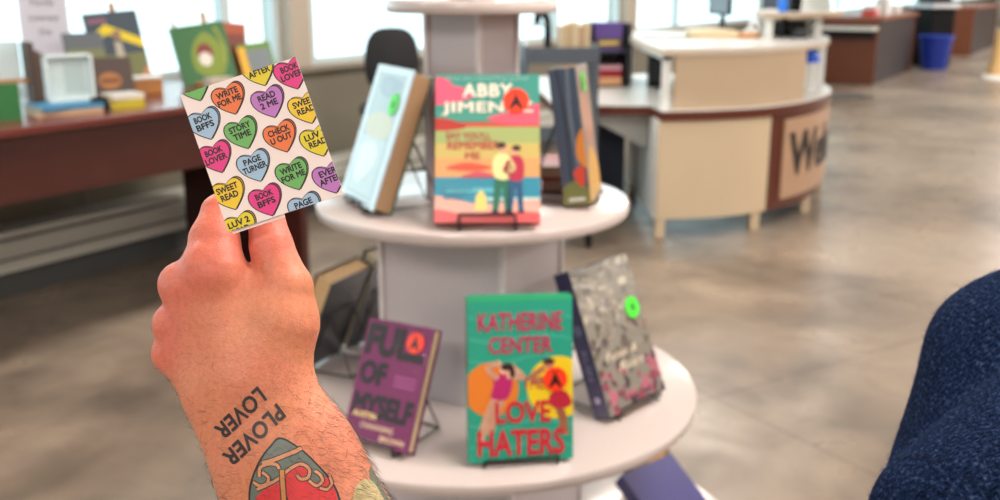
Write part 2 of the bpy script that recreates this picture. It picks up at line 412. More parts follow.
def easel(pose, w_, h_, t_, label, group='wire easels on the display tower', lip=.035, high=.6, lh=.004):
    x, y, z, psi, lean, roll = pose
    o = empty('wire_easel', (x, y, z), psi, label, 'book easel', group)
    zf = .0022
    up = t_ * abs(sin(lean)); k = lip
    # tilted frame in local coordinates: front lip, seat rails, uprights against the back of the book
    f = lambda u, d, v: (u, d*cos(lean) + v*sin(lean), up + v*cos(lean) - d*sin(lean))
    m = MB()
    for sx in (-1, 1):
        m.tube([f(sx*k, -.006, lh), f(sx*k, -.007, .003), f(sx*k, -.006, -.003), f(sx*k, t_+.003, -.003), f(sx*k, t_+.004, .02), f(sx*k*.8, t_+.004, h_*high)], .0019, wire)
    m.tube([f(-k, -.006, lh), f(k, -.006, lh)], .0022, wire)
    m.tube([f(-k*.8, t_+.004, h_*high), f(k*.8, t_+.004, h_*high)], .0019, wire)
    m.build('frame', o, smooth=True)
    m = MB()
    top = f(0, t_+.006, h_*high)
    for sx in (-1, 1): m.tube([(sx*k*.7, top[1], top[2]), (sx*k*.9, top[1] + h_*high*.38, zf), (sx*k, t_*.5, zf)], .0019, wire)
    m.tube([(-k*.9, top[1] + h_*high*.38, zf), (k*.9, top[1] + h_*high*.38, zf)], .0019, wire)
    m.build('back_strut', o, smooth=True)
    for sx in (-1, 1):
        m = MB(); m.tube([(sx*k, -.004, zf), (sx*k, t_, zf)], .002, wire); m.build('foot', o, smooth=True)
    return o

# -- "Say You'll Remember Me"
def person_flat(p, x, y, h, shirt, legs, skin, hair, side=1):
    p.blob([(x-.10*h, y+.5*h), (x-.13*h, y+.72*h), (x-.05*h, y+.83*h), (x+.06*h, y+.83*h), (x+.12*h, y+.7*h), (x+.09*h, y+.48*h)], shirt, 12)
    p.poly([(x-.10*h, y+.5*h), (x+.09*h, y+.5*h), (x+.11*h, y+.04*h), (x+.04*h, y+.04*h), (x, y+.38*h), (x-.05*h, y+.04*h), (x-.13*h, y+.04*h)], legs, 11)
    p.disc(x+side*.02*h, y+.9*h, .055*h, skin, 12, ry=.07*h); p.disc(x-side*.01*h, y+.945*h, .065*h, hair, 13, ry=.045*h)
    p.line([(x+side*.1*h, y+.76*h), (x+side*.16*h, y+.62*h), (x+side*.05*h, y+.55*h)], .045*h, shirt, 13)
    p.rect(x-.14*h, y, x-.05*h, y+.04*h, (50, 40, 45), 12); p.rect(x+.03*h, y, x+.12*h, y+.04*h, (50, 40, 45), 12)
W1, H1 = .158, .229
p = Print(W1, H1); X = lambda u: u * W1; Yy = lambda v: (1 - v) * H1
p.rect(0, 0, W1, H1, (62, 150, 138), 1)
p.rect(0, Yy(.33), W1, Yy(.25), (72, 156, 140), 2); p.rect(0, Yy(.38), W1, Yy(.315), (206, 78, 58), 2)
p.rect(0, Yy(.52), W1, Yy(.36), (164, 178, 112), 3); p.rect(0, Yy(.62), W1, Yy(.47), (204, 182, 104), 4); p.rect(0, Yy(.73), W1, Yy(.57), (222, 162, 104), 4.5)
p.rect(0, Yy(.90), W1, Yy(.70), (42, 140, 168), 5); p.rect(X(.1), Yy(.80), X(.8), Yy(.77), (90, 184, 196), 6); p.rect(X(.5), Yy(.855), X(1), Yy(.835), (200, 226, 220), 6)
p.blob([(X(-.05), Yy(.84)), (X(.2), Yy(.85)), (X(.45), Yy(.88)), (X(.75), Yy(.86)), (X(1.05), Yy(.87)), (X(1.05), Yy(1.1)), (X(-.05), Yy(1.1))], (236, 176, 162), 6)
p.blob([(X(-.05), Yy(.92)), (X(.3), Yy(.945)), (X(.6), Yy(.93)), (X(1.05), Yy(.95)), (X(1.05), Yy(1.1)), (X(-.05), Yy(1.1))], (226, 92, 96), 7)
p.blob([(X(-.05), Yy(.03)), (X(.12), Yy(.03)), (X(.16), Yy(.07)), (X(.3), Yy(.10)), (X(.36), Yy(.15)), (X(.2), Yy(.19)), (X(-.05), Yy(.2))], (232, 96, 128), 3)
p.blob([(X(.5), Yy(.30)), (X(.7), Yy(.26)), (X(1.05), Yy(.2)), (X(1.05), Yy(.33)), (X(.7), Yy(.345))], (228, 92, 116), 3)
p.blob([(X(-.05), Yy(.30)), (X(.15), Yy(.31)), (X(.3), Yy(.36)), (X(.1), Yy(.385)), (X(-.05), Yy(.37))], (186, 52, 46), 4)
p.blob([(X(.1), Yy(.64)), (X(.3), Yy(.60)), (X(.55), Yy(.635)), (X(.35), Yy(.66))], (214, 84, 60), 5)
p.blob([(X(.25), Yy(.705)), (X(.4), Yy(.66)), (X(.55), Yy(.68)), (X(.65), Yy(.705))], (206, 78, 96), 5)
p.text('ABBY', X(.5), Yy(.11), (250, 240, 224), width=W1*.47, height=H1*.085, layer=8, bold=.03, space=1.08)
p.text('JIMENEZ', X(.5), Yy(.235), (250, 236, 220), width=W1*.86, height=H1*.09, layer=8, bold=.03, space=1.08)
p.text("SAY YOU'LL", X(.32), Yy(.42), (178, 30, 56), width=W1*.42, height=H1*.045, layer=8, rot=rad(-1))
p.text('REMEMBER', X(.37), Yy(.485), (178, 30, 56), width=W1*.5, height=H1*.052, layer=8)
p.text('ME', X(.36), Yy(.555), (178, 30, 56), width=W1*.14, height=H1*.045, layer=8)
p.poly([(X(.38), Yy(.92)), (X(.50), Yy(.92)), (X(.49), Yy(.83)), (X(.44), Yy(.78)), (X(.39), Yy(.83))], (240, 214, 120), 8)
person_flat(p, X(.64), Yy(.94), H1*.48, (244, 226, 160), (28, 110, 86), (232, 170, 140), (60, 36, 34), 1)
person_flat(p, X(.77), Yy(.94), H1*.46, (186, 38, 70), (30, 84, 124), (232, 170, 140), (52, 30, 32), -1)
for k in range(3): p.rect(X(.08), Yy(.785+.03*k), X(.36-.05*k), Yy(.775+.03*k), (30, 92, 130), 8)
p.text('from the bestselling author', X(.5), Yy(.03), (150, 200, 190), width=W1*.8, layer=8, bold=0)
sp = Print(.03, H1); sp.rect(0, 0, .03, H1, (206, 66, 90), 1); sp.text('JIMENEZ', .015, H1*.75, (250, 240, 224), width=.08, height=.014, rot=-pi/2)
POSE1 = (-.019, 1.450, 1.192, rad(-1), rad(23.6), rad(-.4))
book('book', W1, H1, .030, POSE1, 'teal and pink hardcover with a couple by the sea, on the middle shelf', (200, 70, 92), p, sp, sticker=('org', W1*.275, H1*.815, .0195, 'A'), gloss=.35)
easel(POSE1, W1, H1, .030, 'black wire easel under the teal and pink couple-by-the-sea book', lip=.042, lh=.011)

# -- "The Love Haters"
W2, H2 = .158, .249
p = Print(W2, H2); X = lambda u: u * W2; Yy = lambda v: (1 - v) * H2
p.rect(0, 0, W2, H2, (36, 160, 134), 1); p.rect(0, Yy(.03), W2, H2, (48, 178, 120), 2)
for k in range(7): p.line([(X(-.02), Yy(.12+.13*k)), (X(.3), Yy(.15+.13*k)), (X(.65), Yy(.10+.13*k)), (X(1.02), Yy(.14+.13*k))], .006, (62, 176, 152), 2)
p.disc(X(.22), Yy(.56), W2*.26, (232, 128, 40), 3); p.disc(X(.86), Yy(.56), W2*.30, (242, 208, 30), 3)
p.text('KATHERINE', X(.5), Yy(.155), (196, 36, 96), width=W2*.80, height=H2*.105, layer=12, bold=.02)
p.text('CENTER', X(.5), Yy(.295), (196, 36, 96), width=W2*.60, height=H2*.095, layer=12, bold=.02)
p.text('THE', X(.62), Yy(.53), (200, 36, 60), width=W2*.2, height=H2*.07, layer=5)
p.text('LOVE', X(.52), Yy(.70), (208, 32, 58), width=W2*.52, height=H2*.125, layer=12, bold=.03)
p.text('HATERS', X(.5), Yy(.885), (208, 32, 58), width=W2*.82, height=H2*.15, layer=12, bold=.03)
sk = (246, 190, 160)
p.line([(X(.34), Yy(.58)), (X(.27), Yy(.70)), (X(.2), Yy(.82))], .011, sk, 7); p.line([(X(.27), Yy(.6)), (X(.18), Yy(.72)), (X(.11), Yy(.86))], .011, sk, 7)
p.blob([(X(.25), Yy(.48)), (X(.38), Yy(.47)), (X(.42), Yy(.53)), (X(.36), Yy(.62)), (X(.22), Yy(.61)), (X(.24), Yy(.54))], (190, 34, 110), 8)
p.line([(X(.27), Yy(.49)), (X(.19), Yy(.43)), (X(.30), Yy(.40))], .008, sk, 9); p.line([(X(.38), Yy(.48)), (X(.52), Yy(.49)), (X(.41), Yy(.42))], .008, sk, 9)
p.disc(X(.35), Yy(.435), .0085, sk, 9); p.disc(X(.37), Yy(.425), .0095, (50, 28, 34), 10, ry=.006); p.disc(X(.42), Yy(.46), .004, (50, 28, 34), 10, ry=.009)
p.line([(X(.85), Yy(.66)), (X(.90), Yy(.74)), (X(.92), Yy(.84))], .012, (206, 132, 100), 7); p.blob([(X(.78), Yy(.60)), (X(.92), Yy(.58)), (X(.99), Yy(.66)), (X(.88), Yy(.69)), (X(.79), Yy(.67))], (190, 34, 60), 8)
p.line([(X(.72), Yy(.44)), (X(.60), Yy(.50)), (X(.76), Yy(.52))], .008, (206, 132, 100), 9); p.disc(X(.77), Yy(.41), .008, (206, 132, 100), 9); p.disc(X(.77), Yy(.40), .009, (70, 40, 36), 10, ry=.005)
sp = Print(.026, H2); sp.rect(0, 0, .026, H2, (30, 150, 124), 1); sp.text('CENTER', .013, H2*.7, (196, 36, 96), width=.07, height=.012, rot=-pi/2)
POSE2 = (.032, 1.365, .852, rad(8.4), rad(11.4), rad(1.1))
book('book', W2, H2, .026, POSE2, 'green hardcover with orange and yellow circles and red lettering, on the lower shelf', (34, 160, 132), p, sp, sticker=('org', W2*.33, H2*.49, .0185, 'A'), gloss=.35)
easel(POSE2, W2, H2, .026, 'black wire easel under the green book with red lettering', lip=.056)

# -- "Full of Myself"
W3, H3 = .130, .193
p = Print(W3, H3); X = lambda u: u * W3; Yy = lambda v: (1 - v) * H3
p.rect(0, 0, W3, H3, (116, 26, 88), 1)
for st, v, wd, ht in (('FULL', .17, .86, .225), ('OF', .44, .38, .17), ('MYSELF', .70, .88, .17)):
    p.text(st, X(.06 + wd/2), Yy(v), (30, 18, 30), width=W3*wd, height=H3*ht, layer=4, bold=.06)
p.text('AUSTIN', X(.26), Yy(.78), (244, 212, 150), width=W3*.36, height=H3*.045, layer=8, bold=.03)
p.text('CHANNING', X(.48), Yy(.86), (244, 212, 180), width=W3*.5, height=H3*.045, layer=8, bold=.01)
p.text('BROWN', X(.74), Yy(.935), (244, 206, 170), width=W3*.36, height=H3*.045, layer=8, bold=.02)
for k in range(3): p.rect(X(.58), Yy(.44+.035*k), X(.9), Yy(.425+.035*k), (170, 80, 146), 4)
POSE3 = (-.194, 1.409, .852, rad(-33.9), rad(25.9), rad(-2.3))
book('book', W3, H3, .020, POSE3, 'small purple book with heavy black lettering, at the left of the lower shelf', (110, 28, 86), p, sticker=('org', W3*.27, H3*.86, .0165, 'A'), gloss=.15, rough=.5, wrinkle=.5, page_m=mat((226, 206, 160), .8, bump=.3, bs=700, vs=300))
easel(POSE3, W3, H3, .020, 'black wire easel holding the small purple book', lip=.04)

# -- silver foil book
W4, H4 = .157, .247
p = Print(W4, H4); X = lambda u: u * W4; Yy = lambda v: (1 - v) * H4
p.rect(0, 0, W4, H4, (128, 122, 112), 1)
rr_ = random.Random(3)
for k in range(150):
    v = rr_.random(); u = rr_.random(); cols = [(176, 168, 150), (106, 98, 92), (150, 140, 128)] if v < .4 else [(70, 58, 56), (98, 82, 76), (126, 104, 90), (96, 88, 62)] if v < .72 else [(140, 56, 80), (96, 46, 64), (60, 46, 56), (176, 88, 110)]
    p.disc(X(u), Yy(v), .004 + .009*rr_.random(), cols[rr_.randrange(len(cols))], 2 + k % 4, ry=.003 + .006*rr_.random(), n=9, rot=rr_.random()*3)
p.text('Fates &', X(.45), Yy(.63), (206, 192, 172), width=W4*.55, height=H4*.055, layer=8, shear=.3); p.text('Ruin', X(.55), Yy(.72), (206, 192, 172), width=W4*.42, height=H4*.06, layer=8, shear=.3)
sp = Print(.034, H4); sp.rect(0, 0, .034, H4, (38, 34, 84), 1); sp.disc(.017, H4*.6, .009, (96, 96, 140), 2); sp.disc(.017, H4*.12, .006, (170, 160, 190), 2); sp.text('RUIN', .017, H4*.36, (110, 106, 150), width=.05, height=.012, rot=-pi/2)
POSE4 = (.234, 1.561, .852, rad(46.6), rad(22), rad(-.5))
book('book', W4, H4, .034, POSE4, 'thick book in wrinkled silvery plastic with a navy spine, right of the green book', (38, 34, 84), p, sp, sticker=('grn', W4*.33, H4*.63, .0185, '4'), gloss=1.0, wrinkle=1.0, rough=.3)
easel(POSE4, W4, H4, .034, 'black wire easel under the silvery book with the navy spine', lip=.055)

# -- pale blue book, upper left
W5, H5 = .157, .228
p = Print(W5, H5); X = lambda u: u * W5; Yy = lambda v: (1 - v) * H5
p.rect(0, 0, W5, H5, (196, 218, 230), 1); p.rect(X(.1), Yy(.95), X(.88), Yy(.05), (150, 172, 180), 2)
p.rect(X(.14), Yy(.93), X(.84), Yy(.52), (176, 198, 206), 3); p.blob([(X(.15), Yy(.4)), (X(.5), Yy(.33)), (X(.84), Yy(.38)), (X(.8), Yy(.5)), (X(.3), Yy(.52))], (186, 184, 150), 4)
p.blob([(X(.3), Yy(.08)), (X(.8), Yy(.1)), (X(.7), Yy(.22)), (X(.3), Yy(.2))], (120, 146, 160), 4); p.blob([(X(.2), Yy(.6)), (X(.6), Yy(.56)), (X(.7), Yy(.7)), (X(.4), Yy(.86)), (X(.2), Yy(.8))], (206, 222, 226), 5)
POSE5 = (-.235, 1.595, 1.192, rad(-63.1), rad(19.7), rad(-.3))
book('book', W5, H5, .034, POSE5, 'pale blue plastic-covered book with thick tan page edge, left of the seaside couple book', (190, 212, 226), p, back_c=(60, 96, 84), sticker=('grn', W5*.25, H5*.74, .018, '4'), gloss=1.0, wrinkle=.5, page_m=mat((172, 140, 104), .8, bump=.4, bs=900, vs=300))
easel(POSE5, W5, H5, .034, 'black wire easel behind the pale blue book', lip=.04)

# -- slate blue book, upper right, spine to the front
W6, H6 = .154, .222
p = Print(W6, H6); X = lambda u: u * W6; Yy = lambda v: (1 - v) * H6
p.rect(0, 0, W6, H6, (150, 128, 122), 1); p.blob([(X(0), Yy(.9)), (X(.4), Yy(.6)), (X(1), Yy(.8)), (X(1), Yy(1.05)), (X(0), Yy(1.05))], (226, 170, 60), 2); p.blob([(X(.1), Yy(.3)), (X(.5), Yy(.2)), (X(.9), Yy(.5)), (X(.4), Yy(.6))], (196, 140, 120), 2)
sp = Print(.044, H6); X = lambda u: u * .044; Yy = lambda v: (1 - v) * H6
sp.rect(0, 0, .044, H6, (58, 78, 100), 1); sp.line([(X(.3), Yy(0)), (X(.42), Yy(.4)), (X(.36), Yy(.9))], .004, (34, 44, 66), 2); sp.line([(X(.7), Yy(0)), (X(.62), Yy(.4)), (X(.8), Yy(1))], .006, (104, 116, 136), 2)
sp.blob([(X(.75), Yy(.52)), (X(1.05), Yy(.45)), (X(1.05), Yy(.72)), (X(.7), Yy(.66))], (224, 140, 50), 3); sp.blob([(X(.5), Yy(.75)), (X(.9), Yy(.72)), (X(.85), Yy(.86)), (X(.6), Yy(.84))], (206, 72, 52), 4)
sp.blob([(X(0), Yy(.88)), (X(.5), Yy(.82)), (X(1), Yy(.9)), (X(1), Yy(1.02)), (X(0), Yy(1.02))], (112, 118, 66), 3); sp.rect(X(.2), Yy(.97), X(.8), Yy(.945), (206, 206, 200), 5)
POSE6 = (.164, 1.670, 1.192, rad(78.8), rad(8.3), rad(2))
book('book', W6, H6, .044, POSE6, 'slate blue book standing spine forward at the right of the middle shelf', (70, 92, 116), p, sp, sticker=('grn', -W6*.02, H6*.87, .017, '4'), gloss=.6, wrinkle=.3, page_m=mat((206, 150, 96), .8, bump=.4, bs=900, vs=300))
easel(POSE6, W6, H6, .044, 'black wire easel behind the slate blue spine-forward book', lip=.04)
# -- books at the back left of the lower shelf
POSE7 = (-.372, 1.80, .852, rad(-116), rad(24), 0)
book('book', .13, .20, .038, POSE7, 'book with thick cream page edge on the lower shelf beside the wrist', (44, 50, 58), gloss=.6, page_m=mat((214, 178, 132), .8, bump=.4, bs=900, vs=300))
easel(POSE7, .13, .20, .038, 'black wire easel at the back left of the lower shelf beside the wrist', lip=.05)
POSE8 = (-.29, 1.93, .852, rad(-122), rad(24), 0)
book('book', .15, .215, .036, POSE8, 'dark glossy book seen from behind, farthest back on the lower shelf at left', (46, 56, 66), gloss=1.0, wrinkle=.6, page_m=mat((196, 184, 160), .8, bump=.4, bs=900, vs=300))
easel(POSE8, .15, .215, .036, 'black wire easel of the farthest back book on the lower shelf', lip=.05)
# -- flat pile behind the slate book
for k, (c, z) in enumerate([((170, 40, 46), 1.192), ((150, 30, 40), 1.2145)]):
    m = empty('book', (.105, 1.80, z), rad(12 - 16*k), ['lower of the two small red books lying flat behind the seaside couple book', 'upper of the two small red books lying flat behind the seaside couple book'][k], 'book', 'red books lying on the middle shelf')
    q = MB(); cm = mat(c, .4, coat=.4); q.box((-.045, -.065, 0), (.045, .065, .0022), cm); q.box((-.045, -.065, .0198), (.045, .065, .022), cm); q.box((-.045, -.065, .0022), (-.0425, .065, .0198), cm); q.build('cover', m)
    q = MB(); q.box((-.0425, -.062, .0022), (.042, .062, .0198), pages); q.build('page_block', m)
# -- books on the shelf below
p = Print(.13, .185); p.rect(0, 0, .15, .22, (120, 96, 60), 1); p.blob([(.02, .06), (.1, .02), (.14, .1), (.09, .2), (.03, .17)], (186, 136, 40), 2); p.blob([(.06, .08), (.11, .06), (.12, .14), (.08, .15)], (84, 64, 44), 3)
POSE9 = (.335, 1.965, .512, rad(45), rad(22), 0)
book('book', .13, .185, .028, POSE9, 'brown and gold book partly hidden below the lower shelf at right', (70, 56, 42), p, gloss=.6)
POSE10 = (.362, 1.775, .512, rad(40), rad(56), 0)
book('book', .15, .12, .03, POSE10, 'indigo blue book leaning low under the lower shelf at right', (62, 60, 122), gloss=.5)

# ================================================================ service desk
cream = mat((208, 188, 160), .5, vs=4); cream2 = mat((190, 168, 142), .55, vs=4); whitep = mat((226, 228, 226), .4); brown = mat((92, 40, 24), .4, vs=6, var=.2)
whitetop = mat((214, 214, 212), .3); edge_b = mat((132, 88, 64), .4); black = mat((7, 7, 9), .6, spec=.2); dgrey = mat((52, 56, 62), .5)
front = smoothpath([(.97, 6.06, 0), (1.32, 6.12, 0), (1.70, 6.30, 0), (2.10, 6.72, 0), (2.38, 7.30, 0), (2.46, 7.95, 0), (2.40, 8.5, 0)], 10)
arc = [0]
for a, b_ in zip(front, front[1:]): arc.append(arc[-1] + (b_ - a).length)
def onarc(s_, off=0):
    i = 0
    while i < len(arc) - 2 and arc[i+1] < s_: i += 1
    t = (s_ - arc[i]) / (arc[i+1] - arc[i]); p_ = front[i].lerp(front[i+1], t); 
    ta = (front[min(i+2, len(front)-1)] - front[max(i-1, 0)]).normalized(); n = Vector((ta.y, -ta.x, 0))
    return p_ + n * off
def curved(m, s0, s1, off0, off1, z0, z1, mt, n=16):
    A = [onarc(s0 + (s1-s0)*k/n, off0) for k in range(n+1)]; B = [onarc(s0 + (s1-s0)*k/n, off1) for k in range(n+1)]
    m.prism([(q.x, q.y) for q in A] + [(q.x, q.y) for q in reversed(B)], z0, z1, mt)
SD = empty('service_desk', (0, 0, 0), 0, 'curved cream and brown library service desk with a Welcome sign on its front', 'desk')
SL = arc[-1]; s_br = .80
m = MB(); curved(m, 0, s_br, 0, -.03, .12, .737, cream); m.build('front_panel', SD, bevel=.004)
m = MB(); curved(m, s_br + .01, SL, 0, -.04, .12, .737, brown, 30); m.build('curved_panel', SD, label='dark brown curved front panel')
m = MB(); curved(m, s_br + .13, s_br + 1.75, .018, .002, .18, .70, mat((182, 148, 122), .5), 24); sg = m.build('sign_panel', SD, label='beige sign panel reading Welcome')
tr, tw, th = text_tris('Welcome', .035, 0, 1.0)
m = MB(); bk = mat((26, 22, 22), .5); hs = .27; sc_ = hs / th
for k_, t in enumerate(tr):
    m.add([tuple(onarc(s_br + .20 + (x + tw/2) * sc_, .021 + .0004*(k_*9//len(tr))) + Vector((0, 0, .465 + y * sc_))) for x, y in t], [(0, 1, 2)], bk)
m.build('lettering', sg)
m = MB(); m.box((.955, 6.09, .12), (.985, 7.45, .737), whitep); m.build('side_panel', SD, bevel=.003)
m = MB(); m.M = Matrix.Translation((0, 0, 0)); m.add([(.955, 6.5, .737), (.955, 6.5, .50), (.955, 6.53, .50), (.955, 6.53, .737), (.50, 6.5, .737), (.50, 6.53, .737)], [(0,4,1), (3,2,5), (0,3,5,4), (1,4,5,2), (0,1,2,3)], whitep); m.build('gusset', SD)
for x, y in ((1.0, 6.10), (1.64, 6.30), (2.12, 6.82), (2.45, 7.6), (1.0, 7.40)):
    m = MB(); m.box((x - .03, y - .03, 0), (x + .03, y + .03, .13), cream); m.build('leg', SD, bevel=.004)
m = MB()
ws = [onarc(SL * k / 40, .02) for k in range(41)]
pts = [(q.x, q.y) for q in ws] + [(1.2, 8.55), (.2, 8.3), (.34, 6.35), (.95, 6.3)]
m.prism(pts, .794, .800, whitetop); m.prism([(x, y) for x, y in pts], .738, .7938, brown); m.build('worksurface', SD)
# raised transaction counter
tp = [onarc(.0 + (SL - .0) * k / 40, -.05) for k in range(41)]
m = MB(); curved(m, .09, 1.24, -.03, -.06, .800, 1.123, cream2, 30); m.build('upper_panel', SD)
for x, y in ((.985, 6.12), (.985, 7.9), (2.37, 7.55)):
    m = MB(); m.box((x, y, .800), (x + .05, y + .05, 1.123), whitep); m.build('counter_post', SD, bevel=.003)
m = MB(); m.box((.99, 6.12, 1.09), (1.03, 7.95, 1.123), whitep); m.build('end_rail', SD, label='white rail along the open left end')
m = MB(); A = [onarc(SL * k / 40, -.02) for k in range(38)]
m.prism([(q.x, q.y) for q in A] + [(1.9, 8.2), (.93, 8.2)], 1.1525, 1.165, whitetop); m.prism([(q.x, q.y) for q in A] + [(1.9, 8.2), (.93, 8.2)], 1.125, 1.152, mat((206, 190, 170), .5)); m.build('transaction_top', SD)
# little upper shelf on posts
US = empty('raised_shelf', (1.9, 7.2, 1.165), 0, 'small raised cream shelf on two white posts at the right end of the service desk', 'shelf')
m = MB(); m.prism([(-.08, -.12), (.20, -.10), (.52, .18), (.72, .62), (.60, .95), (.2, .9), (-.02, .4)], .145, .175, cream2); m.prism([(-.08, -.12), (.20, -.10), (.52, .18), (.72, .62), (.60, .95), (.2, .9), (-.02, .4)], .1755, .182, whitetop); m.build('top', US)
for x, y in ((-.02, -.04), (.40, .22)):
    m = MB(); m.box((x - .025, y - .025, 0), (x + .025, y + .025, .145), whitep); m.build('post', US)

def simple(name, fn, loc, label, cat, rz=0, group=None, smooth=False, bevel=.003):
    m = MB(); fn(m); o = m.build(name, smooth=smooth, bevel=bevel); o.location = loc; o.rotation_euler = (0, 0, rz); return tag(o, label, cat, group)
Tz = 1.165
simple('paper_sheet', lambda m: m.box((-.15, -.11, 0), (.15, .11, .003), mat((238, 240, 240), .6)), (1.25, 6.75, Tz), 'white paper lying near the left front of the raised desk top', 'paper', .2, bevel=0)
simple('paper_sheet', lambda m: m.box((-.2, -.14, 0), (.2, .14, .003), mat((120, 126, 128), .5)), (1.22, 7.35, Tz), 'grey mat lying behind the white paper on the raised desk top', 'desk mat', 0, bevel=0)
def tray(m): m.box((-.17, -.11, 0), (.17, .11, .05), mat((226, 206, 168), .6)); m.box((-.168, -.108, .051), (.1, .108, .058), mat((236, 226, 200), .6))
simple('paper_ream', tray, (1.52, 7.35, Tz), 'cream block of paper on the raised desk top', 'paper')
simple('paper_stack', lambda m: m.box((-.09, -.05, 0), (.09, .05, .035), mat((206, 142, 72), .6)), (1.76, 7.32, Tz), 'orange-brown stack right of the cream paper block', 'box')
PH = empty('desk_phone', (1.98, 7.75, Tz), .2, 'white desk telephone on the raised desk top', 'telephone')
m = MB(); m.prism([(-.09, -.1), (.09, -.1), (.09, .1), (-.09, .1)], 0, .045, whitep); m.build('base', PH, bevel=.01)
m = MB(); m.tube(smoothpath([(-.05, -.09, .05), (-.055, -.07, .085), (-.055, .05, .09), (-.05, .08, .05)], 5), .018, mat((238, 238, 240), .4)); m.build('handset', PH, smooth=True)
m = MB(); m.box((.0, -.06, .046), (.07, .0, .05), dgrey); m.build('keypad', PH)
def monitor(loc, rz, label, wd=.5, ht=.32):
    o = empty('computer_monitor', loc, rz, label, 'monitor', 'monitors on the service desk')
    m = MB(); m.box((-wd/2, 0, .14), (wd/2, .03, .14 + ht), black); m.build('screen_housing', o, bevel=.005)
    m = MB(); m.box((-wd/2+.015, -.002, .155), (wd/2-.015, 0, .14+ht-.015), mat((90, 100, 112), .2)); m.build('screen', o)
    m = MB(); m.box((-.03, .03, .01), (.03, .05, .25), black); m.box((-.11, -.06, 0), (.11, .12, .012), black); m.build('stand', o, bevel=.003)
    return o
monitor((1.68, 7.92, 1.165), rad(-80), 'black monitor seen edge on, behind the raised desk top', .42)
monitor((2.2, 7.98, 1.165), rad(-40), 'black monitor behind the raised shelf, right of the edge-on one', .36, .26)
simple('receipt_printer', lambda m: (m.box((-.09, -.1, 0), (.09, .1, .11), black), m.box((-.07, -.101, .06), (.07, -.1, .08), dgrey)), (2.12, 7.55, Tz), 'black boxy printer under the raised shelf, left of its posts', 'printer', .3)
simple('card_reader', lambda m: (m.prism([(-.05, -.08), (.05, -.08), (.05, .08), (-.05, .08)], 0, .05, dgrey), m.box((-.035, -.01, .051), (.035, .06, .056), mat((150, 170, 180), .3))), (2.14, 7.28, Tz), 'dark card reader under the raised shelf', 'card reader', -.4)
simple('paper_cup', lambda m: m.lathe([(.025, 0), (.035, .09), (.037, .092), (.03, .093)], whitep, 20), (2.33, 7.62, Tz), 'white cup under the raised shelf near the curved desk end', 'cup', smooth=True, bevel=0)
def bottle(m):
    b_ = mat((20, 120, 230), .3); m.lathe([(.028, 0), (.034, .006), (.034, .12), (.014, .15), (.014, .16)], b_, 24)
BT = empty('pump_bottle', (1.98, 7.2, Tz + .182), 0, 'bright blue pump bottle on the raised shelf', 'bottle')
m = MB(); bottle(m); m.build('body', BT, smooth=True)
m = MB(); m.lathe([(.012, .16), (.012, .18), (.005, .181), (.005, .2)], whitep, 12); m.box((-.04, -.008, .2), (.01, .008, .212), whitep); m.build('pump', BT)
simple('file_box', lambda m: (m.box((-.035, -.07, 0), (.035, .07, .30), black), m.box((-.02, -.071, .2), (.02, -.07, .26), dgrey)), (2.1, 7.36, Tz + .182), 'tall black box standing on the raised shelf right of the blue bottle', 'box')
simple('leaflet_holder', lambda m: (m.box((-.11, -.02, 0), (.11, .02, .05), whitep), m.box((-.10, -.005, .02), (.10, .005, .24), mat((226, 232, 226), .4)), m.box((-.03, -.007, .10), (.03, -.0052, .2), mat((60, 130, 90), .5))), (2.34, 7.62, Tz + .182), 'clear white leaflet holder on the raised shelf beside the black box', 'leaflet holder', -.4)
# white bin with blue bag on the low worksurface, curved grey tray
WB = empty('waste_caddy', (2.17, 7.22, .800), 0, 'white ribbed caddy with a blue lid on the low curved end of the desk', 'caddy')
m = MB()
m.lathe([(.075, 0), (.085, .01), (.095, .2), (.088, .2), (.07, .02)], whitep, 28)
for k in range(14):
    a = 2*pi*k/14; m.tube([(.084*cos(a), .084*sin(a), .012), (.097*cos(a), .097*sin(a), .195)], .004, mat((180, 184, 188), .4), 6)
m.build('body', WB, smooth=True)
m = MB(); m.lathe([(.096, .2), (.1, .205), (.1, .235), (.07, .285), (.02, .30), (.001, .30)], mat((14, 92, 232), .35), 28); m.build('lid', WB, smooth=True)
# small stack holder on the left worksurface
BS = empty('desktop_shelf', (.80, 7.55, .800), rad(6), 'small charcoal desktop shelf on the left end of the service desk', 'shelf')
m = MB(); m.box((-.17, -.13, 0), (-.15, .13, .46), dgrey); m.box((.12, -.13, 0), (.15, .13, .46), mat((40, 42, 46), .5)); m.box((-.15, -.13, 0), (.12, .13, .012), dgrey); m.box((-.15, -.13, .25), (.12, .13, .265), dgrey); m.box((-.15, .118, .012), (.12, .13, .46), dgrey); m.build('frame', BS, bevel=.002)
bz = Vector((.845, 7.54, 0))
for k, (c, z, hgt, lb) in enumerate([((214, 160, 120), .762, .06, 'tan book at the bottom of the charcoal desktop shelf'), ((150, 22, 40), .824, .05, 'crimson book above the tan one in the charcoal desktop shelf'), ((196, 150, 160), .876, .03, 'dusty pink book topmost in the lower bay of the charcoal desktop shelf')]):
    o = empty('book', (.785, 7.53, z + .052), rad(6), lb, 'book', 'books in the charcoal desktop shelf')
    m = MB(); cm = mat(c, .4); m.box((-.12, -.1, 0), (.1, .1, .003), cm); m.box((-.12, -.1, hgt-.003), (.1, .1, hgt), cm); m.box((-.12, -.1, .003), (.1, -.097, hgt-.003), cm); m.build('cover', o)
    m = MB(); m.box((-.118, -.097, .003), (.098, .097, hgt-.003), pages); m.build('page_block', o)
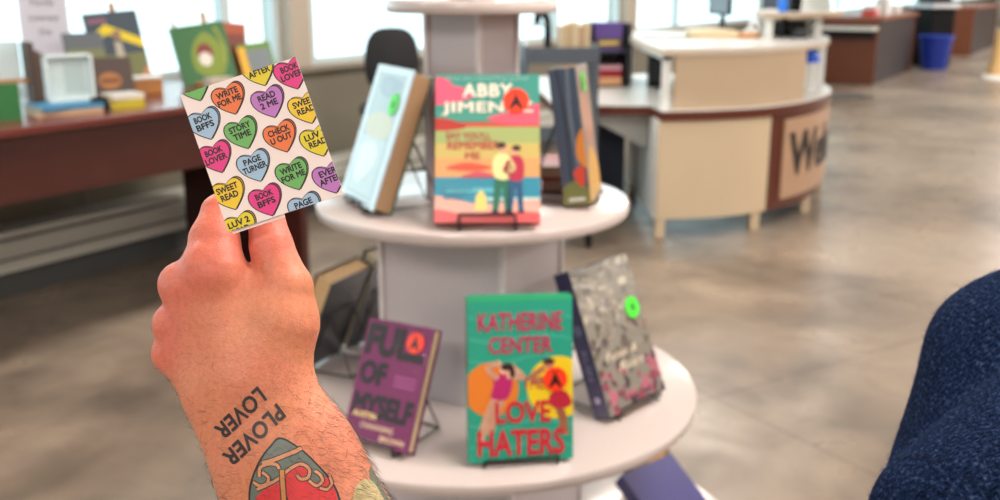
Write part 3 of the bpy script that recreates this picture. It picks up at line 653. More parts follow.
simple('purple_binder', lambda m: (m.box((-.1, -.09, 0), (.1, .09, .2), mat((84, 60, 130), .5)), m.box((-.1, -.0925, .02), (.1, -.0905, .09), mat((70, 60, 56), .5)), m.box((-.07, -.0935, .04), (.07, -.0926, .07), mat((190, 160, 90), .5))), (.785, 7.53, 1.0652), 'purple binder with a gold-lettered dark band in the charcoal desktop shelf', 'binder', rad(6))
def office_chair(loc, rz, label, h=.62, bh=.42, bw=.36):
    o = empty('office_chair', loc, rz, label, 'chair', 'black office chairs'); fab = mat((38, 36, 40), .9, bump=.2, bs=400)
    def pad(w_, h2, d, cx, cy, cz, vert, name, rt=.09):
        m = MB(); n = 40; out = []
        for k in range(n):
            a = 2*pi*k/n; cx_, sx_ = cos(a), sin(a); e = .62
            u = w_/2*math.copysign(abs(cx_)**e, cx_); v = h2/2*math.copysign(abs(sx_)**e, sx_); out.append((u * (1 - .12*max(0, v/(h2/2)) if vert else u and 1), v))
        vs = []; prof = [(.86, -d/2), (.97, -d*.3), (1, 0), (.97, d*.3), (.86, d/2)]
        for s_, dd in prof:
            for u, v in out: vs.append((cx + u*s_, cy + dd, cz + v*s_) if vert else (cx + u*s_, cy + v*s_, cz + dd))
        fs = [(r*n + k, r*n + (k+1) % n, (r+1)*n + (k+1) % n, (r+1)*n + k) for r in range(4) for k in range(n)]
        fs += [tuple(range(n))[::-1], tuple(4*n + k for k in range(n))]
        m.add(vs, fs, fab); return m.build(name, o, smooth=True)
    pad(bw, bh, .08, 0, .2, h + .10 + bh/2, True, 'backrest'); pad(.46, .44, .08, 0, 0, h, False, 'seat')
    m = MB(); m.tube([(0, .0, h-.05), (0, .22, h-.04), (0, .255, h+.15), (0, .245, h+.3)], .018, black); m.build('back_support', o, smooth=True)
    m = MB(); m.tube([(0, 0, .1), (0, 0, h-.03)], .026, black, 14); m.build('gas_column', o, smooth=True)
    for k in range(5):
        a = 2*pi*k/5; m = MB(); m.tube([(0, 0, .12), (.28*cos(a), .28*sin(a), .075)], [.026, .014], black); g = m.build('base_leg', o, smooth=True)
        m = MB(); c_ = Vector((.28*cos(a), .28*sin(a), .03)); t_ = Vector((-sin(a), cos(a), 0)) * .02
        m.tube([c_ - t_, c_ + t_], .03, black, 16); m.build('caster', g, smooth=True)
    return o
ch = office_chair(tuple(ony(393, 60, 6.6).xy) + (0,), rad(8), 'black fabric office chair with rounded back, left of the display tower', h=.74, bh=.42, bw=.37)
# book cart
CT = empty('book_cart', (.335, 6.0, 0), rad(6), 'grey metal book cart with tan books on its top shelf', 'book cart'); gm = mat((92, 102, 114), .4, metal=.3)
for sx in (-1, 1):
    m = MB(); m.box((sx*.205 - .012, -.2, .12), (sx*.205 + .012, .2, 1.20), gm); m.build('side_panel', CT, bevel=.004)
for z in (.25, .65, 1.10):
    m = MB(); m.box((-.193, -.2, z), (.193, .2, z + .015), gm); m.box((-.193, -.2, z + .015), (.193, -.19, z + .09), gm); m.build('shelf', CT, bevel=.002)
m = MB(); m.tube(smoothpath([(-.205, -.18, 1.19), (-.205, -.16, 1.27), (-.16, -.1, 1.31), (-.08, -.05, 1.31)], 6), .008, mat((190, 200, 204), .3, metal=.8)); m.build('handle', CT, smooth=True)
for sx in (-1, 1):
    for sy in (-1, 1):
        m = MB(); m.tube([(sx*.18 - .012, sy*.17, .05), (sx*.18 + .012, sy*.17, .05)], .05, black, 18); m.tube([(sx*.18, sy*.17, .05), (sx*.18, sy*.17, .13)], .01, gm); m.build('caster', CT, smooth=True)
tans = [(206, 184, 150), (196, 172, 136), (214, 196, 164), (188, 160, 126), (208, 188, 156)]
tl = ['leftmost', 'second from left', 'middle one', 'second from right', 'rightmost']
for k in range(5):
    o = empty('book', (.36 + k*.034, 5.96, 1.1152), rad(6), 'tan spined book on the grey cart, %s of its five' % tl[k], 'book', 'tan books on the grey cart')
    m = MB(); cm = mat(tans[k], .6); hh = .19 + .012*(k % 3); m.box((-.015, -.08, 0), (-.0125, .08, hh), cm); m.box((.0125, -.08, 0), (.015, .08, hh), cm); m.box((-.0125, -.08, 0), (.0125, -.077, hh), cm); m.build('cover', o)
    m = MB(); m.box((-.0125, -.077, .003), (.0125, .078, hh-.003), pages); m.build('page_block', o)
DL = empty('desk_telephone', (.27, 6.05, 1.1152), rad(30), 'black telephone on the grey book cart left of the tan books', 'telephone')
m = MB(); m.prism([(-.07, -.08), (.07, -.08), (.07, .08), (-.07, .08)], 0, .05, black); m.build('base', DL, bevel=.012)
m = MB(); m.tube(smoothpath([(-.03, -.07, .06), (-.03, -.06, .22), (-.03, .02, .27), (-.03, .05, .2)], 5), .022, black); m.build('handset', DL, smooth=True)
# navy chair shape under the desk overhang
simple('storage_bin', lambda m: (m.prism([(-.16, -.2), (.16, -.2), (.16, .2), (-.16, .2)], 0, .56, mat((34, 42, 62), .6)), m.box((-.175, -.215, .56), (.175, .215, .585), mat((44, 54, 76), .5))), (.68, 7.0, 0), 'dark navy storage bin under the left end of the service desk', 'bin', .1)

simple('desk_speaker', lambda m: (m.box((-.06, -.06, 0), (.06, .06, .24), black), m.box((-.05, -.0615, .03), (.05, -.06, .2), dgrey)), (1.16, 7.5, .8), 'black speaker box inside the open left end of the raised desk', 'speaker')
simple('tape_dispenser', lambda m: (m.box((-.05, -.09, 0), (.05, .09, .03), whitep), m.lathe([(.03, .03), (.045, .04), (.045, .07), (.03, .08)], whitep, 20)), (1.16, 6.85, .8), 'white tape dispenser inside the open left end of the raised desk', 'tape dispenser', .2)

# ================================================================ far counters
red_b = mat((112, 60, 36), .45, vs=5, var=.12); dark_b = mat((30, 12, 10), .5, var=.2)
def far_counter(px, py, width, length, label, low=True):
    o_ = onz(px, py, 0); E_ = empty('far_counter', (o_.x, o_.y, 0), math.atan2(.848, .53) - pi/2, label, 'counter', 'brown counters at the far right')
    m = MB(); m.box((-width, 0, 0), (0, .04, .98), red_b); m.build('end_panel', E_)
    m = MB(); m.box((-width - .05, -.02, .98), (.05, length, 1.03), mat((146, 84, 60), .35)); m.build('countertop', E_)
    m = MB(); m.box((-.06, .04, .0), (-.02, length - .04, .98), dark_b); m.build('recess_shade_panel', E_, label='near black panel standing in for the shaded recess')  # near-flush dark panel stands in for the shade of the open recess
    m = MB(); m.box((-width, length - .04, 0), (0, length, .98), red_b); m.build('end_panel', E_)
    if low:
        m = MB(); m.box((-width + .05, -.42, .84), (0, -.0205, .885), mat((232, 232, 226), .3)); m.build('side_shelf', E_, label='white low shelf'); m = MB(); m.box((-width + .05, -.05, .70), (-.05, -.0205, .84), dark_b); m.build('bracket', E_)
    return E_
F1 = far_counter(873, 85, .86, 3.0, 'brown counter with a white side shelf, behind the curved desk end')
F2 = far_counter(970, 56, .9, 4.0, 'brown counter end at the top right, right of the blue bin', low=False)
rot = Matrix.Rotation(math.atan2(.848, .53) - pi/2, 4, 'Z')
ws_c = [(220, 90, 90), (238, 238, 236), (238, 238, 236), (206, 214, 220), (238, 236, 226), (190, 120, 110)]
lbs = ['pink-red box', 'white box', 'tall white box', 'pale grey box', 'cream box', 'rosy box']
for k in range(6):
    q = F1.location + (rot @ Vector((-.2 - .08*(k % 2), .25 + .45*k, 1.03)))
    simple('small_box', lambda m: m.box((-.1, -.12, 0), (.1, .12, [.1, .16, .26, .2, .14, .12][k]), mat(ws_c[k], .6)), q, lbs[k] + ' on the far brown counter, %s in its row' % ['nearest', 'second', 'third', 'fourth', 'fifth', 'farthest'][k], 'box', math.atan2(.848, .53) - pi/2, 'boxes on the far brown counter')
q = onz(933, 69, 0)
BB = empty('recycling_bin', (q.x, q.y, 0), .3, 'royal blue waste bin between the two brown counters', 'bin'); blu = mat((16, 46, 142), .4)
m = MB(); m.lathe([(.22, 0), (.29, .56), (.305, .57), (.305, .6), (.28, .6), (.21, .03)], blu, 32); m.build('body', BB, smooth=True)
m = MB(); m.lathe([(.307, .57), (.312, .575), (.312, .6), (.307, .605)], mat((24, 60, 170), .4), 32); m.build('rim', BB, smooth=True)
TB = empty('trash_can', (q.x + .22, q.y + .75, 0), .3, 'tall black trash can with a white rim behind the blue bin', 'trash can')
m = MB(); m.box((-.27, -.27, 0), (.27, .27, 1.08), black); m.build('body', TB, bevel=.02)
m = MB(); m.box((-.32, -.32, 1.08), (.32, .32, 1.15), mat((230, 232, 236), .4)); m.build('rim', TB, bevel=.02)
m = MB(); m.box((-.22, -.22, 1.15), (.22, .22, 1.38), dgrey); m.build('hood', TB, bevel=.03)
q = onz(998, 79, 0)
PS = empty('pedestal_stand', (q.x, q.y, 0), 0, 'tan stand on a white round foot at the right edge of the photo', 'stand')
m = MB(); m.lathe([(.27, 0), (.27, .03), (.24, .06), (.05, .08)], mat((232, 230, 226), .4), 32); m.build('foot', PS, smooth=True)
m = MB(); m.lathe([(.2, .08), (.15, .3), (.12, .7), (.12, .8)], mat((206, 168, 112), .5), 24); m.build('pillar', PS, smooth=True)
q = onz(832, 97, 0)
simple('floor_mat', lambda m: (m.prism([(p_.x, p_.y) for p_ in smoothpath([(-.45, -.25, 0), (.45, -.25, 0), (.5, .0, 0), (.45, .25, 0), (-.45, .25, 0), (-.5, 0, 0)], 5, True)], .001, .012, mat((70, 68, 66), .9)), m.prism([(-.38, -.18), (.38, -.18), (.38, .18), (-.38, .18)], .012, .015, mat((84, 82, 80), .9))), (q.x, q.y, 0), 'small dark grey mat on the floor beyond the curved desk end', 'mat', .2, bevel=0)

# ================================================================ things on the window counter
CZ = 1.0; wrot = math.atan2(.848, .53)         # direction of the counter
def wplace(px, py, c): return onw(px, py, c)
oak = mat((176, 120, 66), .5, vs=20, var=.15)
def framed(px0, px1, ytop, c, art, label, cat='book', lean=14, wood=True, ybase=None, roll=0, yawo=0):
    a, b_ = wplace(px0, 60, c), wplace(px1, 60, c); mid = wplace((px0+px1)/2, ytop, c)
    wd = (b_ - a).length * .93; ht = max(.1, (mid.z - CZ) / cos(rad(lean)))
    off = .0
    o = empty('display_book', (mid.x, mid.y, CZ + .03*sin(rad(lean)) + .003 + off), wrot + rad(yawo) - pi*0, label, cat); o.rotation_mode = 'YXZ'
    o.rotation_euler = (-rad(lean), rad(roll), wrot - rad(18) + rad(yawo))
    p = Print(wd, ht); art(p, wd, ht); m = MB()
    m.box((-wd/2, 0, 0), (wd/2, .003, ht), mat((70, 80, 70), .4)); m.box((-wd/2, .017, 0), (wd/2, .02, ht), mat((70, 80, 70), .4)); m.box((-wd/2, .003, 0), (-wd/2+.003, .017, ht), mat((70, 80, 70), .4))
    p.put(m, (-wd/2, -.0003, 0), (1,0,0), (0,0,1), eps=.0004, rough=.4); m.build('cover', o)
    m = MB(); m.box((-wd/2+.003, .003, .003), (wd/2-.003, .017, ht-.003), pages); m.build('page_block', o)
    return o, mid, wd, ht
def wood_easel(o, wd, ht, label, top=.1, dx=0, post2=None):
    e = empty('wooden_easel', o.location, 0, label, 'easel'); e.location.z = CZ; rz = o.rotation_euler[2]; e.rotation_euler = (0, 0, rz)
    l = rad(14); f = lambda u, d, v: (u, d*cos(l) + v*sin(l), .012 + v*cos(l) - d*sin(l))
    m = MB(); m.tube([f(dx, .035, 0), f(dx, .035, ht + top)], .016, oak, 12); m.build('post', e, smooth=True)
    m = MB(); m.tube([f(-wd*.3, .035, -.005 + .0), f(-wd*.3, .035, ht*.5), f(dx, .045, ht*.9)], .009, oak); m.tube([f(wd*.3, .035, -.005), f(wd*.3, .035, ht*.5), f(dx, .045, ht*.9)], .009, oak); m.build('leg', e, smooth=True)
    m = MB(); m.tube([(-wd*.32, -.014, .008), (wd*.32, -.014, .008)], .007, oak); m.build('ledge', e, smooth=True)
    if post2: m = MB(); m.tube([f(post2[0], .04, ht*.4), f(post2[1], .04, ht + post2[2])], .010, oak); m.build('arm', e, smooth=True)
def art1(p, w_, h_):
    p.rect(0, 0, w_, h_, (58, 72, 84), 1); p.rect(0, 0, w_, h_*.45, (112, 116, 74), 2)
    p.poly([(0, h_*.55), (w_*.35, h_*.72), (w_, h_*.5), (w_, h_*.62), (w_*.35, h_*.85), (0, h_*.68)], (222, 198, 40), 3)
    p.poly([(w_*.42, h_*.1), (w_*.62, h_*.1), (w_*.58, h_*.6), (w_*.45, h_*.62)], (176, 170, 156), 4); p.disc(w_*.52, h_*.7, w_*.09, (140, 110, 90), 5)
    p.poly([(w_*.6, 0), (w_, 0), (w_, h_*.3)], (190, 130, 96), 3); p.rect(w_*.05, h_*.86, w_*.4, h_*.93, (130, 90, 110), 3)
def art2(p, w_, h_):
    p.rect(0, 0, w_, h_, (40, 100, 52), 1); p.blob([(w_*.3, h_*.2), (w_*.75, h_*.1), (w_*.9, h_*.5), (w_*.6, h_*.85), (w_*.3, h_*.6)], (120, 140, 40), 2)
    p.disc(w_*.52, h_*.52, w_*.15, (120, 36, 34), 3); p.disc(w_*.5, h_*.4, w_*.12, (222, 214, 206), 4); p.line([(w_*.8, h_*.9), (w_*.9, h_*.6), (w_*.85, h_*.3)], w_*.06, (150, 160, 60), 3)
def art3(p, w_, h_): p.rect(0, 0, w_, h_, (166, 78, 48), 1); p.rect(0, h_*.5, w_, h_*.8, (120, 54, 40), 2)
def art4(p, w_, h_): p.rect(0, 0, w_, h_, (96, 130, 50), 1); p.rect(0, 0, w_*.22, h_*.9, (232, 172, 40), 2); p.rect(w_*.25, h_*.12, w_*.92, h_*.8, (112, 122, 128), 2)
def art5(p, w_, h_): p.rect(0, 0, w_, h_, (118, 122, 88), 1); p.rect(w_*.35, 0, w_*.95, h_*.55, (226, 150, 44), 2); p.rect(0, h_*.75, w_, h_, (96, 102, 110), 2)
def art6(p, w_, h_): p.rect(0, 0, w_, h_, (78, 64, 60), 1); p.disc(w_*.5, h_*.45, w_*.25, (170, 112, 64), 2, ry=h_*.2); p.rect(w_*.3, h_*.4, w_*.7, h_*.5, (110, 70, 50), 3)
o, mid, wd, ht = framed(97, 146, 14, 4.45, art1, 'navy and yellow picture book on a wooden easel, left in front of the window', roll=-4)
wood_easel(o, wd, ht, 'wooden easel behind the navy and yellow picture book', .05)
o, mid, wd, ht = framed(184, 232, 26, 4.35, art2, 'green picture book with a red and white figure on a wooden easel by the window', roll=-6)
wood_easel(o, wd, ht, 'wooden easel with two posts behind the green picture book', .07, .03, (-.05, -.16, .03))
framed(212, 242, 24, 4.52, art3, 'rust red book standing behind the green picture book', lean=10, roll=6)
framed(245, 274, 45, 4.40, art4, 'small green and grey book with yellow edge near the window frame', lean=16, roll=-5)
framed(70, 106, 36, 4.30, art5, 'olive and orange book between the paper sign and the easel', lean=16)
framed(88, 131, 60, 4.10, art6, 'dark brown boxed set with a gold emblem in front of the left easel', lean=12)
# paper sign
a, b_ = wplace(21, 40, 4.55), wplace(63, 40, 4.55); mid = wplace(42, 0, 4.55); wd = (b_-a).length; ht = mid.z - CZ + .05
p = Print(wd, ht); p.rect(0, 0, wd, ht, (206, 206, 220), 1); hpx = (ht) / 95
for st, v, ww in (('Family', .15, .48), ('Literacy', .29, .60), ('Day', .42, .26)): p.text(st, wd*.5, ht*(1 - v), (110, 110, 126), width=wd*ww, layer=3, bold=.01)
SGN = empty('sign_stand', (mid.x, mid.y, CZ), wrot - rad(20), 'pale lilac paper sign reading Family Literacy Day on the window counter', 'sign')
m = MB(); m.box((-wd/2, 0, .012), (wd/2, .006, ht), mat((206, 206, 220), .6)); p.put(m, (-wd/2, -.0003, .012), (1,0,0), (0,0,1), eps=.0004, rough=.6); m.build('sheet', SGN)
m = MB(); m.box((-wd/2-.01, -.04, 0), (wd/2+.01, .05, .011), mat((220, 226, 230), .2)); m.build('base', SGN)
def wobj(px, py, c, off=0): q = wplace(px, py, c); return (q.x, q.y, CZ + off)
for k, (px, top, c_) in enumerate([(26, 42, (74, 58, 50)), (31.5, 50, (96, 74, 62)), (36.5, 53, (58, 52, 50))]):
    q = wplace(px, top, 4.12); hh = q.z - CZ
    o = empty('book', (q.x, q.y, CZ), wrot - rad(20), '%s of three dark brown books standing below the paper sign' % ['leftmost', 'middle one', 'rightmost'][k], 'book', 'dark brown upright books')
    m = MB(); cm = mat(c_, .6); m.box((-.010, -.07, 0), (-.007, .07, hh), cm); m.box((.007, -.07, 0), (.010, .07, hh), cm); m.box((-.007, -.07, 0), (.007, -.066, hh), cm); m.build('cover', o)
    m = MB(); m.box((-.007, -.066, .003), (.007, .068, hh-.003), pages); m.build('page_block', o)
def flatstack(px, c, wd, dp, items, grp, rz0=-18):
    z = 0
    for k, (h_, cc, lb) in enumerate(items):
        q = wplace(px, 90, c)
        o = empty('book', (q.x, q.y, CZ + z), wrot + rad(rz0 + 7*k), lb, 'book', grp); cm = mat(cc, .4)
        m = MB(); m.box((-wd/2, -dp/2, 0), (wd/2, dp/2, .003), cm); m.box((-wd/2, -dp/2, h_-.003), (wd/2, dp/2, h_), cm); m.box((-wd/2, -dp/2, .003), (wd/2, -dp/2+.003, h_-.003), cm); m.build('cover', o)
        m = MB(); m.box((-wd/2+.004, -dp/2+.003, .003), (wd/2-.004, dp/2-.004, h_-.003), pages); m.build('page_block', o); z += h_ + .0005
flatstack(62, 3.92, .27, .2, [(.022, (190, 160, 130), 'tan book lying lowest in the flat pile on the window counter'), (.02, (60, 130, 170), 'blue edged book topmost in the flat pile on the window counter')], 'flat pile on the window counter')
AC = empty('acrylic_case', wobj(70, 90, 3.98, .0425), wrot - rad(18), 'clear white boxed display standing on the flat pile of books', 'display box')
m = MB(); wh = mat((226, 238, 240), .25)
m.box((-.1, -.03, 0), (.1, .03, .012), wh); m.box((-.1, -.03, 0), (-.09, .03, .2), wh); m.box((.09, -.03, 0), (.1, .03, .2), wh); m.box((-.1, -.03, .19), (.1, .03, .2), wh); m.build('frame', AC, bevel=.002)
m = MB(); m.box((-.085, -.005, .013), (.085, .02, .187), mat((200, 214, 214), .3)); m.box((-.02, -.0065, .03), (.07, -.0055, .17), mat((178, 196, 196), .4)); m.build('insert', AC)
CMR = empty('toy_camera', wobj(99, 95, 3.85), wrot - rad(20), 'small black rounded object with a lens on the window counter edge', 'camera')
m = MB(); m.box((-.035, -.03, 0), (.035, .03, .06), black); m.build('body', CMR, bevel=.012)
m = MB(); m.tube([(.0, -.03, .03), (.0, -.05, .03)], .02, mat((30, 34, 40), .2), 20); m.build('lens', CMR, smooth=True)
flatstack(122, 3.88, .15, .12, [(.04, (200, 184, 60), 'small yellow book under the white one beside the black rounded object'), (.022, (220, 216, 210), 'small white book lying on the yellow one')], 'small pile at the counter edge')
simple('wooden_block', lambda m: (m.box((-.07, -.04, 0), (.07, .04, .075), oak), m.box((-.075, -.045, .075), (.075, .045, .09), mat((230, 230, 226), .4))), wobj(146, 80, 4.25), 'orange-brown wooden stand with a white top right of the brown boxed set', 'stand', wrot - rad(18))
simple('wooden_block', lambda m: m.box((-.07, -.04, 0), (.07, .04, .05), mat((190, 176, 160), .5)), wobj(219, 78, 4.2), 'pale block in front of the green picture book', 'block', wrot - rad(18))
GB = empty('display_book', wobj(-4, 80, 3.9), wrot - rad(30), 'green book at the photo left edge on the window counter', 'book')
m = MB(); m.box((-.08, 0, 0), (.08, .02, .15), mat((44, 110, 60), .5)); m.build('cover', GB)
m = MB(); m.box((-.076, -.001 + .003, .001), (.081, .017, .148), pages); m.build('page_block', GB)
LR = empty('wire_riser', wobj(2, 70, 4.2), wrot - rad(18), 'tiered white riser with brown shelf edges at the photo left edge', 'riser')
m = MB(); m.box((-.12, -.06, .12), (.1, .08, .135), oak); m.box((-.12, -.06, .0), (-.11, .08, .12), wh); m.box((.09, -.06, 0), (.1, .08, .12), wh); m.build('shelf', LR)
m = MB(); m.box((-.1, .0, .136), (.08, .02, .3), mat((200, 220, 226), .4)); m.box((-.09, -.001, .15), (-.02, 0, .28), mat((40, 80, 110), .4)); m.build('backboard', LR)

# ================================================================ the held card
D0 = .455; K = D0 / 1000                      # metres per photo pixel at the card's distance
O3 = CAM + FW * D0
def cp(px, py, d=0): return O3 + RT * ((px - 500) * K) + UP * ((250 - py) * K) + FW * d
CZ_ = -.009; KC = 1 + CZ_/D0
def cc(px, py): return cp(500 + (px-500)*KC, 250 + (py-250)*KC, CZ_)
CT_, CR, CB = cc(180.3, 95), cc(295.5, 57), cc(228.5, 232)
ux = (CR - CT_); uy = (CT_ - CB); CW, CH = ux.length, uy.length; ux.normalize(); uy = uy.normalized(); nrm = ux.cross(uy)
px2 = K
pc = Print(CW, CH)
heart_pts = []
for k in range(40):
    t = 2*pi*k/40; heart_pts.append((.98*math.copysign(abs(sin(t))**2.0, sin(t)), (13.2*cos(t) - 3.9*cos(2*t) - 1.6*cos(3*t) - .5*cos(4*t)) / 14.6 + .02))
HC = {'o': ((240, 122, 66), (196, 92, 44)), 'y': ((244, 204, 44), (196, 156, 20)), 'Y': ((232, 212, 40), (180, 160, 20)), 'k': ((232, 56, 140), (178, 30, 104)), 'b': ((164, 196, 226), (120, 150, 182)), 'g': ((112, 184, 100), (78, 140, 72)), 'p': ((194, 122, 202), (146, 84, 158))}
def z2card(zx, zy):      # position in the enlarged view of the photograph -> card coordinates
    x = 170 + zx/2.383; y = 40 + zy/2.381; d = cc(x, y) - CB; k_ = ux.dot(uy); a, b_ = d.dot(ux), d.dot(uy); det = 1 - k_*k_; return (a - k_*b_)/det, (b_ - k_*a)/det
hearts = [(56,106,'g','STORY','TIME'), (140,138,'o','WRITE','FOR ME'), (210,70,'Y','EVER','AFTER'), (288,78,'k','BOOK','LOVER'), (82,198,'b','BOOK','BFFS'), (170,220,'g','STORY','TIME'),
 (234,146,'p','READ','2 ME'), (322,160,'y','SWEET','READ'), (108,277,'k','BOOK','LOVER'), (200,298,'b','PAGE','TURNER'), (263,228,'o','CHECK','U OUT'), (350,238,'Y','LUV 2','READ'),
 (140,365,'y','SWEET','READ'), (228,380,'k','BOOK','BFFS'), (292,318,'g','WRITE','FOR ME'), (380,326,'p','EVER','AFTER'), (168,446,'Y','LUV 2','READ'), (322,400,'b','PAGE','TURNER')]
tilt = rad(4)
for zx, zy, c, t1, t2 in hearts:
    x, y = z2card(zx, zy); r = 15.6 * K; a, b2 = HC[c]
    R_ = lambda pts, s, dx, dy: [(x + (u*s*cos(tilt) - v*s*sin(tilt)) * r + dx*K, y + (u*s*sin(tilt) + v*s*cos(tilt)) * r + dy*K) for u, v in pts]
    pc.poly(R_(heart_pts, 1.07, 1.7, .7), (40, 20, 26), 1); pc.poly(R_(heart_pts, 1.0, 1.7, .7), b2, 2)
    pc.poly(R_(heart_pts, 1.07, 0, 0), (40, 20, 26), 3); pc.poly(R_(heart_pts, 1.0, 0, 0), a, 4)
    for st, dy in ((t1, 3.9), (t2, -3.9)):
        if zx == 58: continue
        pc.text(st, x, y + (dy + 1.2)*K, (22, 16, 18), width=K * (4.2*len(st) + .6) * (1.0 if len(st) < 6 else .93), height=K*5.8, layer=6, bold=.038, rot=tilt)
card = empty('held_card', CB, 0, 'small pink card printed with candy hearts, held up in the hand', 'card')
m = MB(); m.M = Matrix.Translation(-CB)
cardm = mat((248, 232, 230), .55, var=.01)
def slab(m, o, w_, h_, t, mt):
    v = [o + ux*a + uy*b_ - nrm*d for d in (0, t) for a, b_ in ((0,0),(w_,0),(w_,h_),(0,h_))]
    m.add([tuple(q) for q in v], [(0,1,2,3),(4,7,6,5),(0,4,5,1),(1,5,6,2),(2,6,7,3),(3,7,4,0)], mt)
slab(m, CB, CW, CH, .0005, cardm)
pc.put(m, tuple(CB + nrm*.00002), tuple(ux), tuple(uy), eps=.00003, rough=.55, var=.01)
m.build('front_leaf', card)
m = MB(); m.M = Matrix.Translation(-CB); slab(m, CB + ux*(3*K) - uy*(3*K) - nrm*.0012, CW*.45, CH*.97, .0004, cardm); m.build('back_leaf', card)

# ================================================================ hand and forearm
def J(px, py, w_): return np.array([(px - 500) * (1 + w_/1000), (250 - py) * (1 + w_/1000), -w_], np.float32)
FL = (1, 1, 1.45)
def hand_f(P):
    d = None
    def U(a, b, ra, rb, k=12, sc=(1, 1, 1)):
        nonlocal d; q = cone(P, J(*a), J(*b), ra, rb, sc); d = q if d is None else smin(d, q, k)
    U((290, 470, 12), (400, 690, -10), 70, 92, 20, FL); U((400, 690, -10), (450, 860, -20), 92, 90, 20, FL)          # forearm
    U((246, 388, 14), (290, 470, 12), 64, 70, 34, FL)           # wrist
    U((246, 376, 12), (216, 300, 12), 46, 38, 30, (1, 1, 1.25)) # palm
    U((256, 372, 14), (262, 300, 18), 44, 36, 30, (1, 1, 1.2))
    # metacarpals to the knuckles
    U((246, 385, 8), (208, 268, 4), 30, 25, 22); U((240, 388, 10), (186, 288, 10), 30, 24, 26)
    U((228, 392, 14), (175, 325, 16), 28, 20, 22); U((222, 398, 18), (176, 352, 24), 28, 22, 20)
    # folded fingers: each curls away behind the palm with its own segments
    U((181, 284, 12), (180, 281, 46), 22.5, 17, 9); U((180, 281, 46), (214, 292, 62), 16, 14, 8); U((214, 292, 62), (232, 300, 48), 14, 12.5, 7)
    U((172, 323, 16), (172, 322, 50), 19, 16, 8);  U((172, 322, 50), (206, 330, 66), 15.5, 14, 7); U((206, 330, 66), (226, 335, 52), 13.5, 12, 6)
    U((173, 354, 24), (175, 354, 52), 20.5, 15.5, 9); U((175, 354, 52), (203, 360, 66), 14, 12.5, 7); U((203, 360, 66), (218, 364, 54), 12.5, 11, 6)
    # index finger: up to the knuckle, then bent behind the card
    U((215, 274, 4), (214, 240, 18), 33, 24.5, 12); U((215, 240, 18), (219, 212, 30), 25, 18, 8)
    U((218, 212, 30), (243, 190, 44), 16.5, 14.5, 5); U((243, 190, 44), (256, 196, 48), 14, 12.5, 5)
    # thumb
    U((262, 375, 18), (280, 322, 16), 44, 39, 26); U((280, 322, 16), (285, 288, 16), 37, 28.5, 14); U((284, 290, 16), (271, 246, 22), 29, 21.5, 4)
    U((272, 246, 22), (265, 216, 32), 21, 19, 8); U((265, 216, 32), (262, 198, 36), 18.5, 14.5, 6)
    # knuckle bumps
    U((198, 262, -14), (202, 256, -12), 9, 8, 18); U((183, 286, -6), (184, 284, -6), 12, 11, 16)
    return d
vv, ff = surface_nets(hand_f, (-365, -720, -110), (70, 75, 105), 2.2)
# local frame -> world
Mw = np.array([list(RT * K), list(UP * K), list(FW * -K)])
vw = vv @ Mw + np.array(list(O3))
org = vw.mean(0)
skin = bpy.data.materials.new('skin'); skin.use_nodes = True; nt = skin.node_tree; N = nt.nodes; L = nt.links; b = N['Principled BSDF']
tc = N.new('ShaderNodeTexCoord')
na = noise(28, 3); rs = ramp(na.outputs['Fac'], [(.32, lin((212, 128, 100))), (.52, lin((216, 138, 106))), (.7, lin((206, 130, 92)))])
at = N.new('ShaderNodeAttribute'); at.attribute_name = 'flush'
mx = N.new('ShaderNodeMix'); mx.data_type = 'RGBA'; L.new(at.outputs['Fac'], mx.inputs[0]); L.new(rs.outputs[0], mx.inputs[6]); mx.inputs[7].default_value = lin((214, 118, 98))
ns = noise(420, 3); rs2 = ramp(ns.outputs['Fac'], [(.3, (.86, .84, .83, 1)), (.6, (1, 1, 1, 1)), (.8, (1.04, 1.02, 1, 1))])
mx2 = N.new('ShaderNodeMix'); mx2.data_type = 'RGBA'; mx2.blend_type = 'MULTIPLY'; mx2.inputs[0].default_value = 1
L.new(mx.outputs[2], mx2.inputs[6]); L.new(rs2.outputs[0], mx2.inputs[7]); L.new(mx2.outputs[2], b.inputs['Base Color'])
b.inputs['Roughness'].default_value = .48; b.inputs['Specular IOR Level'].default_value = .4
b.inputs['Subsurface Weight'].default_value = .25; b.inputs['Subsurface Radius'].default_value = (.006, .002, .001); b.inputs['Subsurface Scale'].default_value = 1
vo = N.new('ShaderNodeTexVoronoi'); vo.feature = 'DISTANCE_TO_EDGE'; vo.inputs['Scale'].default_value = 620; L.new(tc.outputs['Object'], vo.inputs['Vector'])
nb = noise(130, 4); ad = N.new('ShaderNodeMath'); ad.operation = 'MULTIPLY_ADD'; L.new(vo.outputs['Distance'], ad.inputs[0]); ad.inputs[1].default_value = .5; L.new(nb.outputs['Fac'], ad.inputs[2])
bp = N.new('ShaderNodeBump'); bp.inputs['Strength'].default_value = .45; bp.inputs['Distance'].default_value = .0009; L.new(ad.outputs[0], bp.inputs['Height']); L.new(bp.outputs['Normal'], b.inputs['Normal'])
hand = mesh_np('person', vw - org, ff, skin); hand.location = org.tolist()
tag(hand, 'person reaching in from below, tattooed hairy left forearm and hand holding a card', 'person')
def gauss(x, y, s): return np.exp(-((vv[:,0]-(x-500))**2 + (vv[:,1]-(250-y))**2) / (2*s*s))
fl = np.clip(sum(gauss(*q) for q in [(205, 262, 24), (168, 285, 20), (160, 325, 18), (160, 355, 18), (215, 205, 20), (268, 235, 22), (262, 208, 20)]), 0, 1) + .35*np.clip((230 - (250 - vv[:,1]) + 90)/160, 0, 1)
atr = hand.data.attributes.new('flush', 'FLOAT', 'POINT'); atr.data.foreach_set('value', np.clip(fl, 0, 1).astype(np.float32))
